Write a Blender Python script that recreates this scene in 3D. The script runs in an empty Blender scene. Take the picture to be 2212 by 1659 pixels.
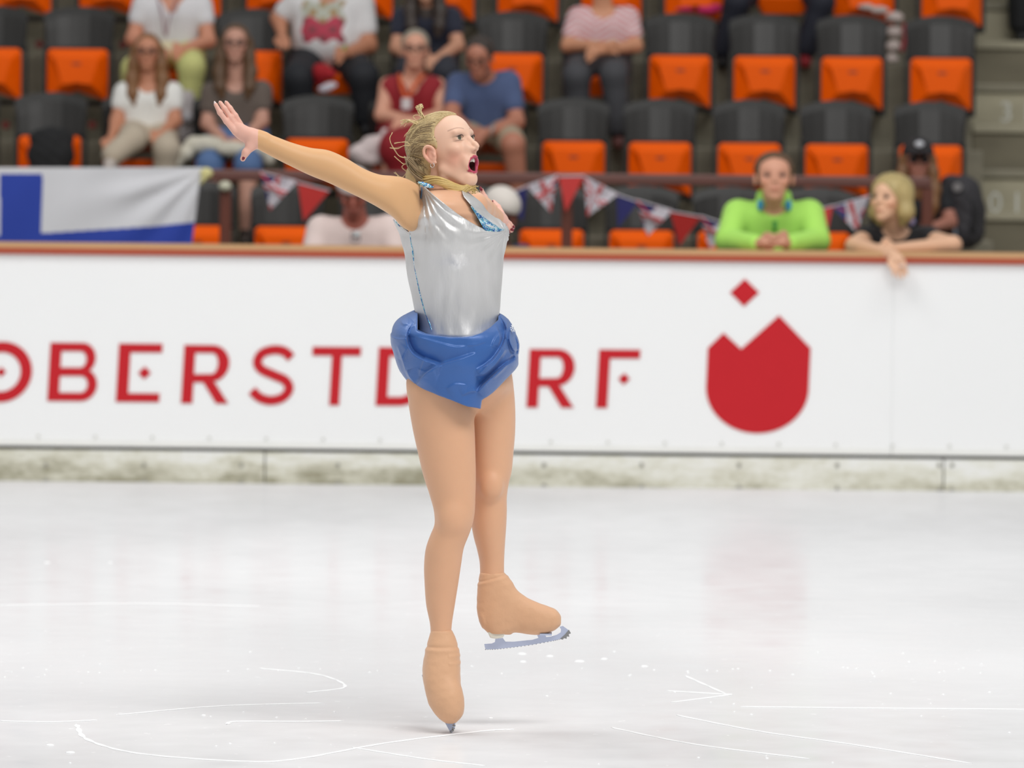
import bpy, math, random
import numpy as np
from mathutils import Vector, Matrix
random.seed(7)
SC = bpy.context.scene
COL = SC.collection

# ------------------------------------------------------------------ camera
PW, PH = 2212.0, 1659.0
FPX = 12289.0                      # 200 mm lens on a 36 mm sensor, in pixels of the photograph
CAMZ = 1.64
PITCH = math.radians(2.254)
ROLL = math.radians(0.62)
cam_data = bpy.data.cameras.new('camera'); cam_data.lens = FPX*36.0/PW; cam_data.sensor_width = 36.0
cam_data.clip_end = 300
cam = bpy.data.objects.new('camera', cam_data); COL.objects.link(cam)
cam.matrix_world = Matrix.Translation((0, 0, CAMZ)) @ Matrix.Rotation(math.pi/2-PITCH, 4, 'X') @ Matrix.Rotation(ROLL, 4, 'Z')
SC.camera = cam
cam_data.dof.use_dof = True; cam_data.dof.focus_distance = 16.25; cam_data.dof.aperture_fstop = 4.4
CM = np.array(cam.matrix_world.to_3x3())

# ------------------------------------------------------------------ world, lamps, exposure
SC.view_settings.view_transform = 'Standard'; SC.view_settings.look = 'None'
SC.view_settings.gamma = 1.0; SC.view_settings.use_curve_mapping = False
SC.view_settings.exposure = -0.13
wd = bpy.data.worlds.new('hall_air'); SC.world = wd; wd.use_nodes = True
wd.node_tree.nodes['Background'].inputs[0].default_value = (0.97, 0.985, 1.0, 1)
wd.node_tree.nodes['Background'].inputs[1].default_value = 0.44
def area(name, loc, target, size, sy, power, color=(1, 1, 1)):
    l = bpy.data.lights.new(name, 'AREA'); l.shape = 'RECTANGLE'; l.size = size; l.size_y = sy
    l.energy = power; l.color = color
    o = bpy.data.objects.new(name, l); COL.objects.link(o); o.location = loc
    o.rotation_euler = (Vector(target)-Vector(loc)).to_track_quat('-Z', 'Y').to_euler()
    return o
area('ceiling_lamp', (4, 10, 11), (0, 18, 0), 9, 3, 1150, (1, .99, .97))
area('ceiling_lamp', (-5, 20, 11), (-1, 20, 0), 9, 3, 600, (1, .99, .97))
area('ceiling_lamp', (3, 22, 12), (0, 32, 1.5), 14, 3, 640, (1, .99, .97))

# ------------------------------------------------------------------ helpers
def W(px, py, Y):
    """point at depth Y seen at a pixel of the photograph"""
    d = CM @ np.array([(px-PW/2)/FPX, -(py-PH/2)/FPX, -1.0])
    t = Y/d[1]
    return np.array([d[0]*t, Y, CAMZ+d[2]*t])

def s2l(c):
    c = c/255.0
    return c/12.92 if c <= .04045 else ((c+.055)/1.055)**2.4
def rgb(r, g, b): return (s2l(r), s2l(g), s2l(b), 1)

def mat(name, col, rough=.6, metal=0.0, var=.08, scale=8.0, bump=0.0, bscale=60.0, spec=.5, stretch=(1, 1, 1), sheen=0.0, coat=0.0, attr=None):
    m = bpy.data.materials.new(name); m.use_nodes = True
    nt = m.node_tree; b = nt.nodes['Principled BSDF']
    b.inputs['Roughness'].default_value = rough; b.inputs['Metallic'].default_value = metal
    b.inputs['Specular IOR Level'].default_value = spec
    if sheen: b.inputs['Sheen Weight'].default_value = sheen
    if coat: b.inputs['Coat Weight'].default_value = coat; b.inputs['Coat Roughness'].default_value = .15
    tc = nt.nodes.new('ShaderNodeTexCoord'); mp = nt.nodes.new('ShaderNodeMapping')
    mp.inputs['Scale'].default_value = stretch
    nt.links.new(tc.outputs['Object'], mp.inputs[0])
    n = nt.nodes.new('ShaderNodeTexNoise'); n.inputs['Scale'].default_value = scale; n.inputs['Detail'].default_value = 4
    nt.links.new(mp.outputs[0], n.inputs['Vector'])
    hs = nt.nodes.new('ShaderNodeHueSaturation')
    if attr:
        at = nt.nodes.new('ShaderNodeAttribute'); at.attribute_name = attr
        nt.links.new(at.outputs['Color'], hs.inputs['Color'])
    else:
        hs.inputs['Color'].default_value = col
    mr = nt.nodes.new('ShaderNodeMapRange'); mr.inputs['To Min'].default_value = 1-var; mr.inputs['To Max'].default_value = 1+var
    nt.links.new(n.outputs['Fac'], mr.inputs['Value']); nt.links.new(mr.outputs[0], hs.inputs['Value'])
    nt.links.new(hs.outputs[0], b.inputs['Base Color'])
    if bump:
        n2 = nt.nodes.new('ShaderNodeTexNoise'); n2.inputs['Scale'].default_value = bscale; n2.inputs['Detail'].default_value = 3
        nt.links.new(mp.outputs[0], n2.inputs['Vector'])
        bp = nt.nodes.new('ShaderNodeBump'); bp.inputs['Strength'].default_value = bump; bp.inputs['Distance'].default_value = .01
        nt.links.new(n2.outputs['Fac'], bp.inputs['Height']); nt.links.new(bp.outputs[0], b.inputs['Normal'])
    return m

def link(o, parent=None):
    COL.objects.link(o)
    if parent is not None: o.parent = parent
    return o
def tag(o, label, cat, group=None, kind=None):
    if label: o['label'] = label
    if cat: o['category'] = cat
    if group: o['group'] = group
    if kind: o['kind'] = kind
    return o
def thing(name, label, cat, loc, group=None):
    o = bpy.data.objects.new(name, None); o.empty_display_size = .1
    COL.objects.link(o); o.location = tuple(float(v) for v in loc); tag(o, label, cat, group); return o
def raw(name, verts, faces, mats, parent=None, origin=None, smooth=False, midx=None, cols=None):
    """mesh object from world-space vertices; origin = the parent's location"""
    verts = np.asarray(verts, dtype=np.float64).reshape(-1, 3)
    if origin is not None: verts = verts-np.asarray(origin, dtype=np.float64)
    me = bpy.data.meshes.new(name)
    if isinstance(faces, np.ndarray):
        nf, k = faces.shape
        me.vertices.add(len(verts)); me.vertices.foreach_set('co', verts.astype(np.float32).ravel())
        me.loops.add(nf*k); me.loops.foreach_set('vertex_index', faces.astype(np.int32).ravel())
        me.polygons.add(nf); me.polygons.foreach_set('loop_start', np.arange(0, nf*k, k, dtype=np.int32))
        me.update(calc_edges=True)
    else:
        me.from_pydata([tuple(v) for v in verts], [], [tuple(f) for f in faces])
    if not isinstance(mats, (list, tuple)): mats = [mats]
    for m in mats: me.materials.append(m)
    if midx is not None: me.polygons.foreach_set('material_index', np.asarray(midx, dtype=np.int32))
    if smooth: me.polygons.foreach_set('use_smooth', np.ones(len(me.polygons), dtype=bool))
    if cols is not None:
        ca = me.color_attributes.new('Col', 'FLOAT_COLOR', 'POINT')
        ca.data.foreach_set('color', np.hstack([cols, np.ones((len(cols), 1))]).astype(np.float32).ravel())
    me.update(); me.validate()
    o = bpy.data.objects.new(name, me); link(o, parent)
    if parent is None and origin is not None: o.location = tuple(origin)
    return o
def origin_of(o): return np.array(o.location[:])

class MB:
    """collects simple pieces into one mesh"""
    def __init__(s): s.v = []; s.f = []
    def add(s, v, f):
        n = len(s.v); s.v += [tuple(map(float, p)) for p in v]; s.f += [tuple(i+n for i in q) for q in f]; return s
    def box(s, x0, x1, y0, y1, z0, z1):
        v = [(x, y, z) for x in (x0, x1) for y in (y0, y1) for z in (z0, z1)]
        return s.add(v, [(0, 1, 3, 2), (4, 6, 7, 5), (0, 4, 5, 1), (2, 3, 7, 6), (0, 2, 6, 4), (1, 5, 7, 3)])
    def prism(s, poly, y0, y1):
        """poly in xz, extruded along y"""
        n = len(poly); v = [(p[0], y0, p[1]) for p in poly]+[(p[0], y1, p[1]) for p in poly]
        return s.add(v, [tuple(range(n)), tuple(range(2*n-1, n-1, -1))]+[(i, i+n, (i+1) % n+n, (i+1) % n) for i in range(n)])
    def slab(s, front, back):
        n = len(front)
        return s.add(list(front)+list(back), [tuple(range(n)), tuple(range(2*n-1, n-1, -1))]+[(i, i+n, (i+1) % n+n, (i+1) % n) for i in range(n)])
    def tube(s, pts, r, n=8, cap=True):
        pts = [np.array(p, float) for p in pts]; m = len(pts)
        rs = r if isinstance(r, (list, tuple, np.ndarray)) else [r]*m
        up = np.array([.13, .31, .94]); rings = []
        for i, p in enumerate(pts):
            t = pts[min(i+1, m-1)]-pts[max(i-1, 0)]; t = t/(np.linalg.norm(t)+1e-12)
            a = np.cross(t, up)
            if np.linalg.norm(a) < 1e-3: a = np.cross(t, [1, 0, 0])
            a /= np.linalg.norm(a); b = np.cross(t, a)
            for k in range(n):
                w = 2*math.pi*k/n; rings.append(p+rs[i]*(math.cos(w)*a+math.sin(w)*b))
        f = [(i*n+k, i*n+(k+1) % n, (i+1)*n+(k+1) % n, (i+1)*n+k) for i in range(m-1) for k in range(n)]
        if cap: f += [tuple(range(n-1, -1, -1)), tuple((m-1)*n+k for k in range(n))]
        return s.add(rings, f)
    def ball(s, c, r, n=12, m=8):
        r = np.array(r if isinstance(r, (list, tuple, np.ndarray)) else (r, r, r), float); v = []
        for i in range(m+1):
            th = math.pi*(i+.0)/m
            for k in range(n):
                ph = 2*math.pi*k/n
                v.append((c[0]+r[0]*math.sin(th)*math.cos(ph), c[1]+r[1]*math.sin(th)*math.sin(ph), c[2]+r[2]*math.cos(th)))
        return s.add(v, [(i*n+k, (i+1)*n+k, (i+1)*n+(k+1) % n, i*n+(k+1) % n) for i in range(m) for k in range(n)])
    def build(s, name, m, parent=None, smooth=False, bevel=0, origin=None, local=False):
        if origin is None and parent is not None and not local: origin = origin_of(parent)
        if parent is not None and parent.parent is not None and not local: origin = np.array(parent.parent.location[:])
        o = raw(name, s.v, s.f, m, parent, None if local else origin, smooth)
        if bevel:
            b = o.modifiers.new('bevel', 'BEVEL'); b.width = bevel; b.segments = 2; b.limit_method = 'ANGLE'
        return o
def bez(pts, n=8):
    """smooth curve through points (Catmull-Rom)"""
    P = [np.array(p, float) for p in pts]; P = [2*P[0]-P[1]]+P+[2*P[-1]-P[-2]]; out = []
    for i in range(1, len(P)-2):
        for k in range(n):
            t = k/n
            out.append(.5*(2*P[i]+(P[i+1]-P[i-1])*t+(2*P[i-1]-5*P[i]+4*P[i+1]-P[i+2])*t*t+(3*P[i]-P[i-1]-3*P[i+1]+P[i+2])*t**3))
    out.append(P[-2]); return out

# ------------------------------------------------------------------ signed-distance modelling
def smin(a, b, k):
    if k <= 0: return np.minimum(a, b)
    h = np.maximum(k-np.abs(a-b), 0)/k
    return np.minimum(a, b)-h*h*k*.25
def smax(a, b, k): return -smin(-a, -b, k)
class Grid:
    def __init__(s, xs, ys, zs):
        s.x = np.asarray(xs, np.float32); s.y = np.asarray(ys, np.float32); s.z = np.asarray(zs, np.float32)
        s.D = np.full((len(xs), len(ys), len(zs)), .5, np.float32)
    def _sl(s, lo, hi):
        r = []
        for ax, l, h in zip((s.x, s.y, s.z), lo, hi):
            i = max(int(np.searchsorted(ax, l))-1, 0); j = min(int(np.searchsorted(ax, h))+1, len(ax)); r.append(slice(i, max(j, i)))
        return tuple(r)
    def op(s, fn, lo, hi, k=.01, mode='u'):
        pad = k*1.3+.02 if mode == 'u' else k*1.3+.002
        sl = s._sl(np.asarray(lo)-pad, np.asarray(hi)+pad)
        if any(q.stop <= q.start for q in sl): return s
        X = s.x[sl[0]][:, None, None]; Y = s.y[sl[1]][None, :, None]; Z = s.z[sl[2]][None, None, :]
        d = fn(X, Y, Z)
        if mode == 'u': s.D[sl] = smin(s.D[sl], d, k)
        elif mode == 's': s.D[sl] = smax(s.D[sl], -d, k)
        return s
    def cone(s, a, b, ra, rb=None, k=.01, mode='u'):
        a = np.asarray(a, np.float64); b = np.asarray(b, np.float64); rb = ra if rb is None else rb
        R = max(ra, rb); ba = b-a; L = float(ba@ba)+1e-12
        def fn(X, Y, Z):
            px, py, pz = X-a[0], Y-a[1], Z-a[2]
            h = np.clip((px*ba[0]+py*ba[1]+pz*ba[2])/L, 0, 1)
            return np.sqrt((px-h*ba[0])**2+(py-h*ba[1])**2+(pz-h*ba[2])**2)-(ra+(rb-ra)*h)
        return s.op(fn, np.minimum(a, b)-R, np.maximum(a, b)+R, k, mode)
    def chain(s, pts, rs, k=.01, mode='u'):
        for i in range(len(pts)-1): s.cone(pts[i], pts[i+1], rs[i], rs[i+1], k, mode)
        return s
    def ell(s, c, r, k=.01, mode='u', F=None):
        """ellipsoid; F = rows of the local axes"""
        c = np.asarray(c, float); r = np.asarray(r, float); R = r.max()
        def fn(X, Y, Z):
            x, y, z = X-c[0], Y-c[1], Z-c[2]
            if F is not None:
                x, y, z = (F[0][0]*x+F[0][1]*y+F[0][2]*z, F[1][0]*x+F[1][1]*y+F[1][2]*z, F[2][0]*x+F[2][1]*y+F[2][2]*z)
            k0 = np.sqrt((x/r[0])**2+(y/r[1])**2+(z/r[2])**2); k1 = np.sqrt((x/r[0]**2)**2+(y/r[1]**2)**2+(z/r[2]**2)**2)
            return k0*(k0-1)/np.maximum(k1, 1e-6)
        ext = R if F is not None else r
        return s.op(fn, c-ext, c+ext, k, mode)
    def mesh(s, off=0.0, smooth=0):
        return surface_nets(s.D-off if off else s.D, s.x, s.y, s.z, smooth)
def surface_nets(D, xs, ys, zs, smooth=0):
    S = D < 0
    nx, ny, nz = D.shape
    c = np.zeros((nx-1, ny-1, nz-1), np.int8)
    for i in (0, 1):
        for j in (0, 1):
            for k in (0, 1): c += S[i:nx-1+i, j:ny-1+j, k:nz-1+k]
    act = (c > 0) & (c < 8); I, J, K = np.nonzero(act)
    idx = np.full(act.shape, -1, np.int32); idx[I, J, K] = np.arange(len(I), dtype=np.int32)
    acc = np.zeros((len(I), 3)); cnt = np.zeros(len(I))
    cs = {(i, j, k): D[I+i, J+j, K+k].astype(np.float64) for i in (0, 1) for j in (0, 1) for k in (0, 1)}
    for ax in range(3):
        for u in (0, 1):
            for v in (0, 1):
                a = [u, v]; a.insert(ax, 0); b = list(a); b[ax] = 1
                da, db = cs[tuple(a)], cs[tuple(b)]; m = (da < 0) != (db < 0)
                t = np.where(m, da/np.where(m, da-db, 1), 0)
                p = [np.full(len(I), float(q)) for q in a]; p[ax] = t
                for q in range(3): acc[:, q] += np.where(m, p[q], 0)
                cnt += m
    acc /= cnt[:, None]
    V = np.stack([xs[I]+acc[:, 0]*(xs[I+1]-xs[I]), ys[J]+acc[:, 1]*(ys[J+1]-ys[J]), zs[K]+acc[:, 2]*(zs[K+1]-zs[K])], 1)
    F = []
    for ax in range(3):
        o = [q for q in range(3) if q != ax]
        sl0 = [slice(1, -1)]*3; sl0[ax] = slice(0, -1); sl1 = [slice(1, -1)]*3; sl1[ax] = slice(1, None)
        A = S[tuple(sl0)]; B = S[tuple(sl1)]
        for flip, M in ((0, A & ~B), (1, ~A & B)):
            P = list(np.nonzero(M))
            for q in o: P[q] = P[q]+1
            q4 = []
            for du, dv in ((0, 0), (1, 0), (1, 1), (0, 1)):
                Q = list(P); Q[o[0]] = P[o[0]]-du; Q[o[1]] = P[o[1]]-dv; q4.append(idx[Q[0], Q[1], Q[2]])
            q4 = np.stack(q4, 1)
            if (flip == 1) ^ (ax == 1): q4 = q4[:, ::-1]
            F.append(q4)
    F = np.concatenate(F)
    for _ in range(smooth):
        acc = np.zeros_like(V); n = np.zeros(len(V))
        for a, b in ((0, 1), (1, 2), (2, 3), (3, 0)):
            for u, v in ((a, b), (b, a)):
                for q in range(3): acc[:, q] += np.bincount(F[:, u], V[F[:, v], q], len(V))
                n += np.bincount(F[:, u], minlength=len(V))
        V = V*.4+.6*acc/np.maximum(n, 1)[:, None]
    return V, F
def polysdf(px, pz, poly):
    """2-D signed distance (negative inside)"""
    P = np.asarray(poly, float); n = len(P)
    shape = np.broadcast(px, pz).shape
    d = np.full(shape, 1e9); s = np.ones(shape)
    for i in range(n):
        a = P[i]; b = P[i-1]; e = b-a; wx = px-a[0]; wz = pz-a[1]
        h = np.clip((wx*e[0]+wz*e[1])/(e@e+1e-15), 0, 1)
        d = np.minimum(d, (wx-h*e[0])**2+(wz-h*e[1])**2)
        c1 = pz >= a[1]; c2 = pz < b[1]; c3 = e[0]*wz > e[1]*wx
        f = (c1 & c2 & c3) | (~c1 & ~c2 & ~c3); s = np.where(f, -s, s)
    return s*np.sqrt(d)
def ease(xk, yk, x):
    """smooth monotone-ish cubic through knots"""
    xk = np.asarray(xk, float); yk = np.asarray(yk, float); o = np.argsort(xk); xk = xk[o]; yk = yk[o]
    m = np.gradient(yk, xk); x = np.clip(x, xk[0], xk[-1]); i = np.clip(np.searchsorted(xk, x)-1, 0, len(xk)-2)
    h = xk[i+1]-xk[i]; t = (x-xk[i])/h
    return (2*t**3-3*t**2+1)*yk[i]+(t**3-2*t**2+t)*h*m[i]+(-2*t**3+3*t**2)*yk[i+1]+(t**3-t**2)*h*m[i+1]
# ================================================================== THE SETTING
M_ = {}
def build_ice():
    m = bpy.data.materials.new('ice'); m.use_nodes = True; nt = m.node_tree; b = nt.nodes['Principled BSDF']
    N = nt.nodes.new; Lk = nt.links.new
    tc = N('ShaderNodeTexCoord')
    def noise(sx, sy, scale, detail=5):
        mp = N('ShaderNodeMapping'); mp.inputs['Scale'].default_value = (sx, sy, 1); Lk(tc.outputs['Object'], mp.inputs[0])
        n = N('ShaderNodeTexNoise'); n.inputs['Scale'].default_value = scale; n.inputs['Detail'].default_value = detail
        Lk(mp.outputs[0], n.inputs['Vector']); return n.outputs['Fac']
    big = noise(.5, .25, 1.2, 5); fine = noise(1.0, .9, 6, 8); speck = noise(1, .6, 26, 2)
    r1 = N('ShaderNodeMapRange'); r1.inputs['From Min'].default_value = .35; r1.inputs['From Max'].default_value = .65
    r1.inputs['To Min'].default_value = .73; r1.inputs['To Max'].default_value = .83; Lk(big, r1.inputs[0])
    r2 = N('ShaderNodeMapRange'); r2.inputs['From Min'].default_value = .3; r2.inputs['From Max'].default_value = .7
    r2.inputs['To Min'].default_value = .93; r2.inputs['To Max'].default_value = 1.0; Lk(fine, r2.inputs[0])
    r3 = N('ShaderNodeMapRange'); r3.inputs['From Min'].default_value = .70; r3.inputs['From Max'].default_value = .74
    r3.inputs['To Min'].default_value = 0; r3.inputs['To Max'].default_value = .1; Lk(speck, r3.inputs[0])
    mu = N('ShaderNodeMath'); mu.operation = 'MULTIPLY'; Lk(r1.outputs[0], mu.inputs[0]); Lk(r2.outputs[0], mu.inputs[1])
    ad = N('ShaderNodeMath'); ad.operation = 'ADD'; ad.use_clamp = True; Lk(mu.outputs[0], ad.inputs[0]); Lk(r3.outputs[0], ad.inputs[1])
    cc = N('ShaderNodeCombineColor'); Lk(ad.outputs[0], cc.inputs[0]); Lk(ad.outputs[0], cc.inputs[1])
    m3 = N('ShaderNodeMath'); m3.operation = 'MULTIPLY'; m3.inputs[1].default_value = 1.012; Lk(ad.outputs[0], m3.inputs[0]); Lk(m3.outputs[0], cc.inputs[2])
    Lk(cc.outputs[0], b.inputs['Base Color'])
    rr = N('ShaderNodeMapRange'); rr.inputs['From Min'].default_value = .3; rr.inputs['From Max'].default_value = .7
    rr.inputs['To Min'].default_value = .07; rr.inputs['To Max'].default_value = .22; Lk(fine, rr.inputs[0]); Lk(rr.outputs[0], b.inputs['Roughness'])
    b.inputs['Specular IOR Level'].default_value = 0.0
    gl = N('ShaderNodeBsdfGlossy'); Lk(rr.outputs[0], gl.inputs['Roughness']); gl.inputs['Color'].default_value = (1, 1, 1, 1)
    mx = N('ShaderNodeMixShader'); mx.inputs[0].default_value = .15; Lk(b.outputs[0], mx.inputs[1]); Lk(gl.outputs[0], mx.inputs[2]); Lk(mx.outputs[0], nt.nodes['Material Output'].inputs['Surface'])
    bp = N('ShaderNodeBump'); bp.inputs['Strength'].default_value = .12; bp.inputs['Distance'].default_value = .004
    Lk(fine, bp.inputs['Height']); Lk(bp.outputs[0], b.inputs['Normal']); Lk(bp.outputs[0], gl.inputs['Normal'])
    o = MB().box(-12, 12, 3, 28.6, -.1, 0).build('ice_floor', m); o['kind'] = 'structure'
    # skate cuts
    ms = mat('snow_scratch', (.97, .975, .98, 1), .9, var=.02)
    def ice(px, py):
        d = CM @ np.array([(px-PW/2)/FPX, -(py-PH/2)/FPX, -1.0]); t = -CAMZ/d[2]; return np.array([d[0]*t, d[1]*t, 0.0])
    cuts = [[(0, 1558), (110, 1560), (210, 1556)], [(165, 1565), (190, 1598), (300, 1628), (520, 1645), (640, 1640), (830, 1606), (1040, 1580), (1110, 1576)],
            [(490, 1565), (510, 1559), (640, 1559), (740, 1558)], [(1460, 1545), (1640, 1580), (1850, 1610), (2100, 1650)],
            [(1320, 1572), (1500, 1608), (1750, 1640)], [(250, 1545), (470, 1526), (700, 1519)], [(1440, 1493), (1560, 1500), (1570, 1502), (1450, 1518)],
            [(1480, 1460), (1570, 1500)], [(560, 1444), (690, 1458), (745, 1484), (660, 1497)], [(1600, 1527), (1850, 1530), (2212, 1533)],
            [(0, 1308), (300, 1304), (560, 1310)], [(760, 1615), (920, 1640), (1050, 1655)]]
    for q, c in enumerate(cuts):
        P = bez([ice(*p) for p in c], 14); w = .006 if q not in (1, 2) else .009; v = []; f = []
        for i, p in enumerate(P):
            t = P[min(i+1, len(P)-1)]-P[max(i-1, 0)]; n = np.array([-t[1], t[0], 0]); n /= np.linalg.norm(n)+1e-9
            ww = w*(.35+.65*abs(math.sin(i*.7+q)))*(0.15 if i in (0, len(P)-1) else 1)
            v += [p+n*ww+[0, 0, .0005], p+[0, 0, .0025], p-n*ww+[0, 0, .0005]]
        for i in range(len(P)-1):
            for k in (0, 1): f.append((3*i+k, 3*i+k+1, 3*i+k+4, 3*i+k+3))
        s = raw('skate_mark', v, f, ms); tag(s, None, None, kind='structure')
    # loose snow kicked up along the ice
    mb = MB(); rng = random.Random(3)
    for px, py, r in [(1128, 1413, .016), (1188, 1418, .013), (1252, 1429, .018), (1305, 1424, .012), (1392, 1440, .013), (1130, 1430, .012), (1060, 1552, .008), (102, 1216, .014), (238, 1216, .008), (440, 1546, .008), (108, 1610, .012), (152, 1626, .014)]:
        p = ice(px, py); mb.ball(p, (r, r*1.2, .004), 10, 6)
    for _ in range(90):
        px = rng.uniform(0, 2212); py = rng.choice([rng.uniform(1400, 1655), rng.gauss(1450, 6)]); p = ice(px, py); r = rng.uniform(.002, .006)
        mb.ball(p, (r, r*1.5, .003), 6, 4)
    s = mb.build('snow_crumbs', ms, smooth=True); tag(s, 'white crumbs of snow scattered over the ice', 'snow', kind='stuff')
build_ice()

# ---- rink boards -------------------------------------------------
BY = 28.6
m_board = mat('board_white', (.86, .865, .865, 1), .35, var=.012, scale=1.5)
m_lip = mat('board_lip', (.80, .80, .77, 1), .5, var=.05, scale=5)
m_red = mat('letter_red', rgb(192, 38, 46), .6, var=.03, spec=.12)
m_rivet = mat('rivet', (.62, .62, .58, 1), .5)
m_cap1 = mat('cap_wood', rgb(190, 148, 104), .5, var=.12, scale=3, stretch=(.4, 6, 6))
m_cap2 = mat('cap_edge_red', rgb(166, 66, 36), .45, var=.1, scale=3, stretch=(.4, 3, 3))
def kick_material():
    m = bpy.data.materials.new('kick_plate_stained'); m.use_nodes = True; nt = m.node_tree; b = nt.nodes['Principled BSDF']
    N = nt.nodes.new; Lk = nt.links.new; tc = N('ShaderNodeTexCoord'); b.inputs['Roughness'].default_value = .7
    def noise(sx, sz, sc, det):
        mp = N('ShaderNodeMapping'); mp.inputs['Scale'].default_value = (sx, 1, sz); Lk(tc.outputs['Object'], mp.inputs[0])
        n = N('ShaderNodeTexNoise'); n.inputs['Scale'].default_value = sc; n.inputs['Detail'].default_value = det; n.inputs['Roughness'].default_value = .65
        Lk(mp.outputs[0], n.inputs[0]); return n.outputs['Fac']
    a = noise(1.3, 5, 2.2, 8); sp = noise(3, 6, 9, 5)
    sx = N('ShaderNodeSeparateXYZ'); Lk(tc.outputs['Object'], sx.inputs[0])
    hz = N('ShaderNodeMapRange'); hz.inputs['From Min'].default_value = .01; hz.inputs['From Max'].default_value = .17
    hz.inputs['To Min'].default_value = .14; hz.inputs['To Max'].default_value = -.12; Lk(sx.outputs['Z'], hz.inputs[0])
    hx = N('ShaderNodeMapRange'); hx.inputs['From Min'].default_value = -2.6; hx.inputs['From Max'].default_value = 1.5
    hx.inputs['To Min'].default_value = .10; hx.inputs['To Max'].default_value = -.05; Lk(sx.outputs['X'], hx.inputs[0])
    s1 = N('ShaderNodeMath'); s1.operation = 'ADD'; Lk(a, s1.inputs[0]); Lk(hz.outputs[0], s1.inputs[1])
    s2 = N('ShaderNodeMath'); s2.operation = 'ADD'; Lk(s1.outputs[0], s2.inputs[0]); Lk(hx.outputs[0], s2.inputs[1])
    s3 = N('ShaderNodeMath'); s3.operation = 'MULTIPLY_ADD'; Lk(sp, s3.inputs[0]); s3.inputs[1].default_value = .35; Lk(s2.outputs[0], s3.inputs[2])
    r = N('ShaderNodeValToRGB'); e = r.color_ramp.elements
    e[0].position = .62; e[0].color = (.74, .735, .66, 1); e[1].position = .95; e[1].color = (.30, .28, .19, 1)
    k = e.new(.76); k.color = (.60, .585, .48, 1); k = e.new(.5); k.color = (.80, .80, .77, 1)
    Lk(s3.outputs[0], r.inputs[0]); Lk(r.outputs[0], b.inputs['Base Color']); return m
m_kick = kick_material()
Z = lambda py, px=1106, Y=BY: W(px, py, Y)[2]
ztop = Z(535); zredtop = Z(546.5); zwhite = Z(561); zlip = Z(961); zlipb = Z(974); zkick = Z(982)
def rink_panel(x0, x1, label):
    t = thing('rink_board', label, 'rink board', ((x0+x1)/2, BY, 0))
    MB().box(x0+.0004, x1-.0004, BY, BY+.05, zlipb, zwhite+.002).build('panel', m_board, t)
    MB().box(x0+.001, x1-.001, BY-.02, BY-.0005, zlipb, zlip).build('lower_lip', m_lip, t, bevel=.003)
    return t
xs_ = W(1928, 780, BY)[0]; xl = W(-240, 780, BY)[0]
bmain = rink_panel(xl, xs_, 'long white rink board panel carrying red lettering and the emblem')
bright = rink_panel(xs_, xs_+7, 'plain white rink board panel at the right edge')
bleft = rink_panel(xl-7, xl, 'plain white rink board panel beyond the left edge')
for i in range(-2, 20):   # screws along the lip
    px = 83+i*123; x = W(px, 955, BY)[0]
    par = bmain if x < xs_-.03 else bright
    if x < xl or px > 2230: continue
    MB().tube([(x, BY-.0005, zlip+.018), (x, BY-.006, zlip+.018)], .008, 10).build('screw', m_rivet, par)
def kick(x0, x1, label):
    t = tag(MB().box(x0+.003, x1-.003, BY-.012, BY+.04, -.01, zkick).build('kick_plate', m_kick, bevel=.004), label, 'kick plate'); return t
kx = [W(p, 1010, BY)[0] for p in (-3600, 572, 2038, 5200)]
kicks = [kick(kx[0], kx[1], 'mould-stained cream kick plate under the board, left of the skater'),
         kick(kx[1], kx[2], 'long stained cream kick plate behind the skater'),
         kick(kx[2], kx[3], 'cream kick plate at the right edge, past the seam')]
m_bolt = mat('bolt', (.33, .32, .27, 1), .5)
for px in (100, 312, 522, 730, 1175, 1386, 1596, 1808, 2028, 2056):
    for py in (1010, 1064):
        x = W(px, py, BY)[0]; z = Z(py-6, px); z = max(z, .008)
        k = kicks[0] if x < kx[1] else kicks[1] if x < kx[2] else kicks[2]
        MB().tube([(x, BY-.012, z), (x, BY-.02, z)], .011, 10).build('bolt', m_bolt, k)
MB().box(-12, 12, BY+.052, BY+.12, 0, ztop-.04).build('wall_back', mat('board_backing', rgb(70, 66, 60), .7))['kind'] = 'structure'
cap = thing('board_cap_rail', 'long tan and red-brown wooden cap along the top of the boards', 'cap rail', (0, BY, ztop))
prof = [(-.02, zredtop), (-.02, zredtop+.008), (-.006, ztop-.006), (.004, ztop), (.20, ztop), (.22, ztop-.03), (.22, zredtop)]
MB().add([(x, BY+p[0], p[1]) for x in (-12, 12) for p in prof], [(0, 1, 8, 7), (1, 2, 9, 8), (2, 3, 10, 9), (3, 4, 11, 10), (4, 5, 12, 11), (5, 6, 13, 12), (6, 0, 7, 13), tuple(range(6, -1, -1)), tuple(range(7, 14))]).build('tread', m_cap1, cap)
MB().box(-12, 12, BY-.024, BY+.2, zwhite+.002, zredtop-.0005).build('edge_strip', m_cap2, cap, bevel=.004)

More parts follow.
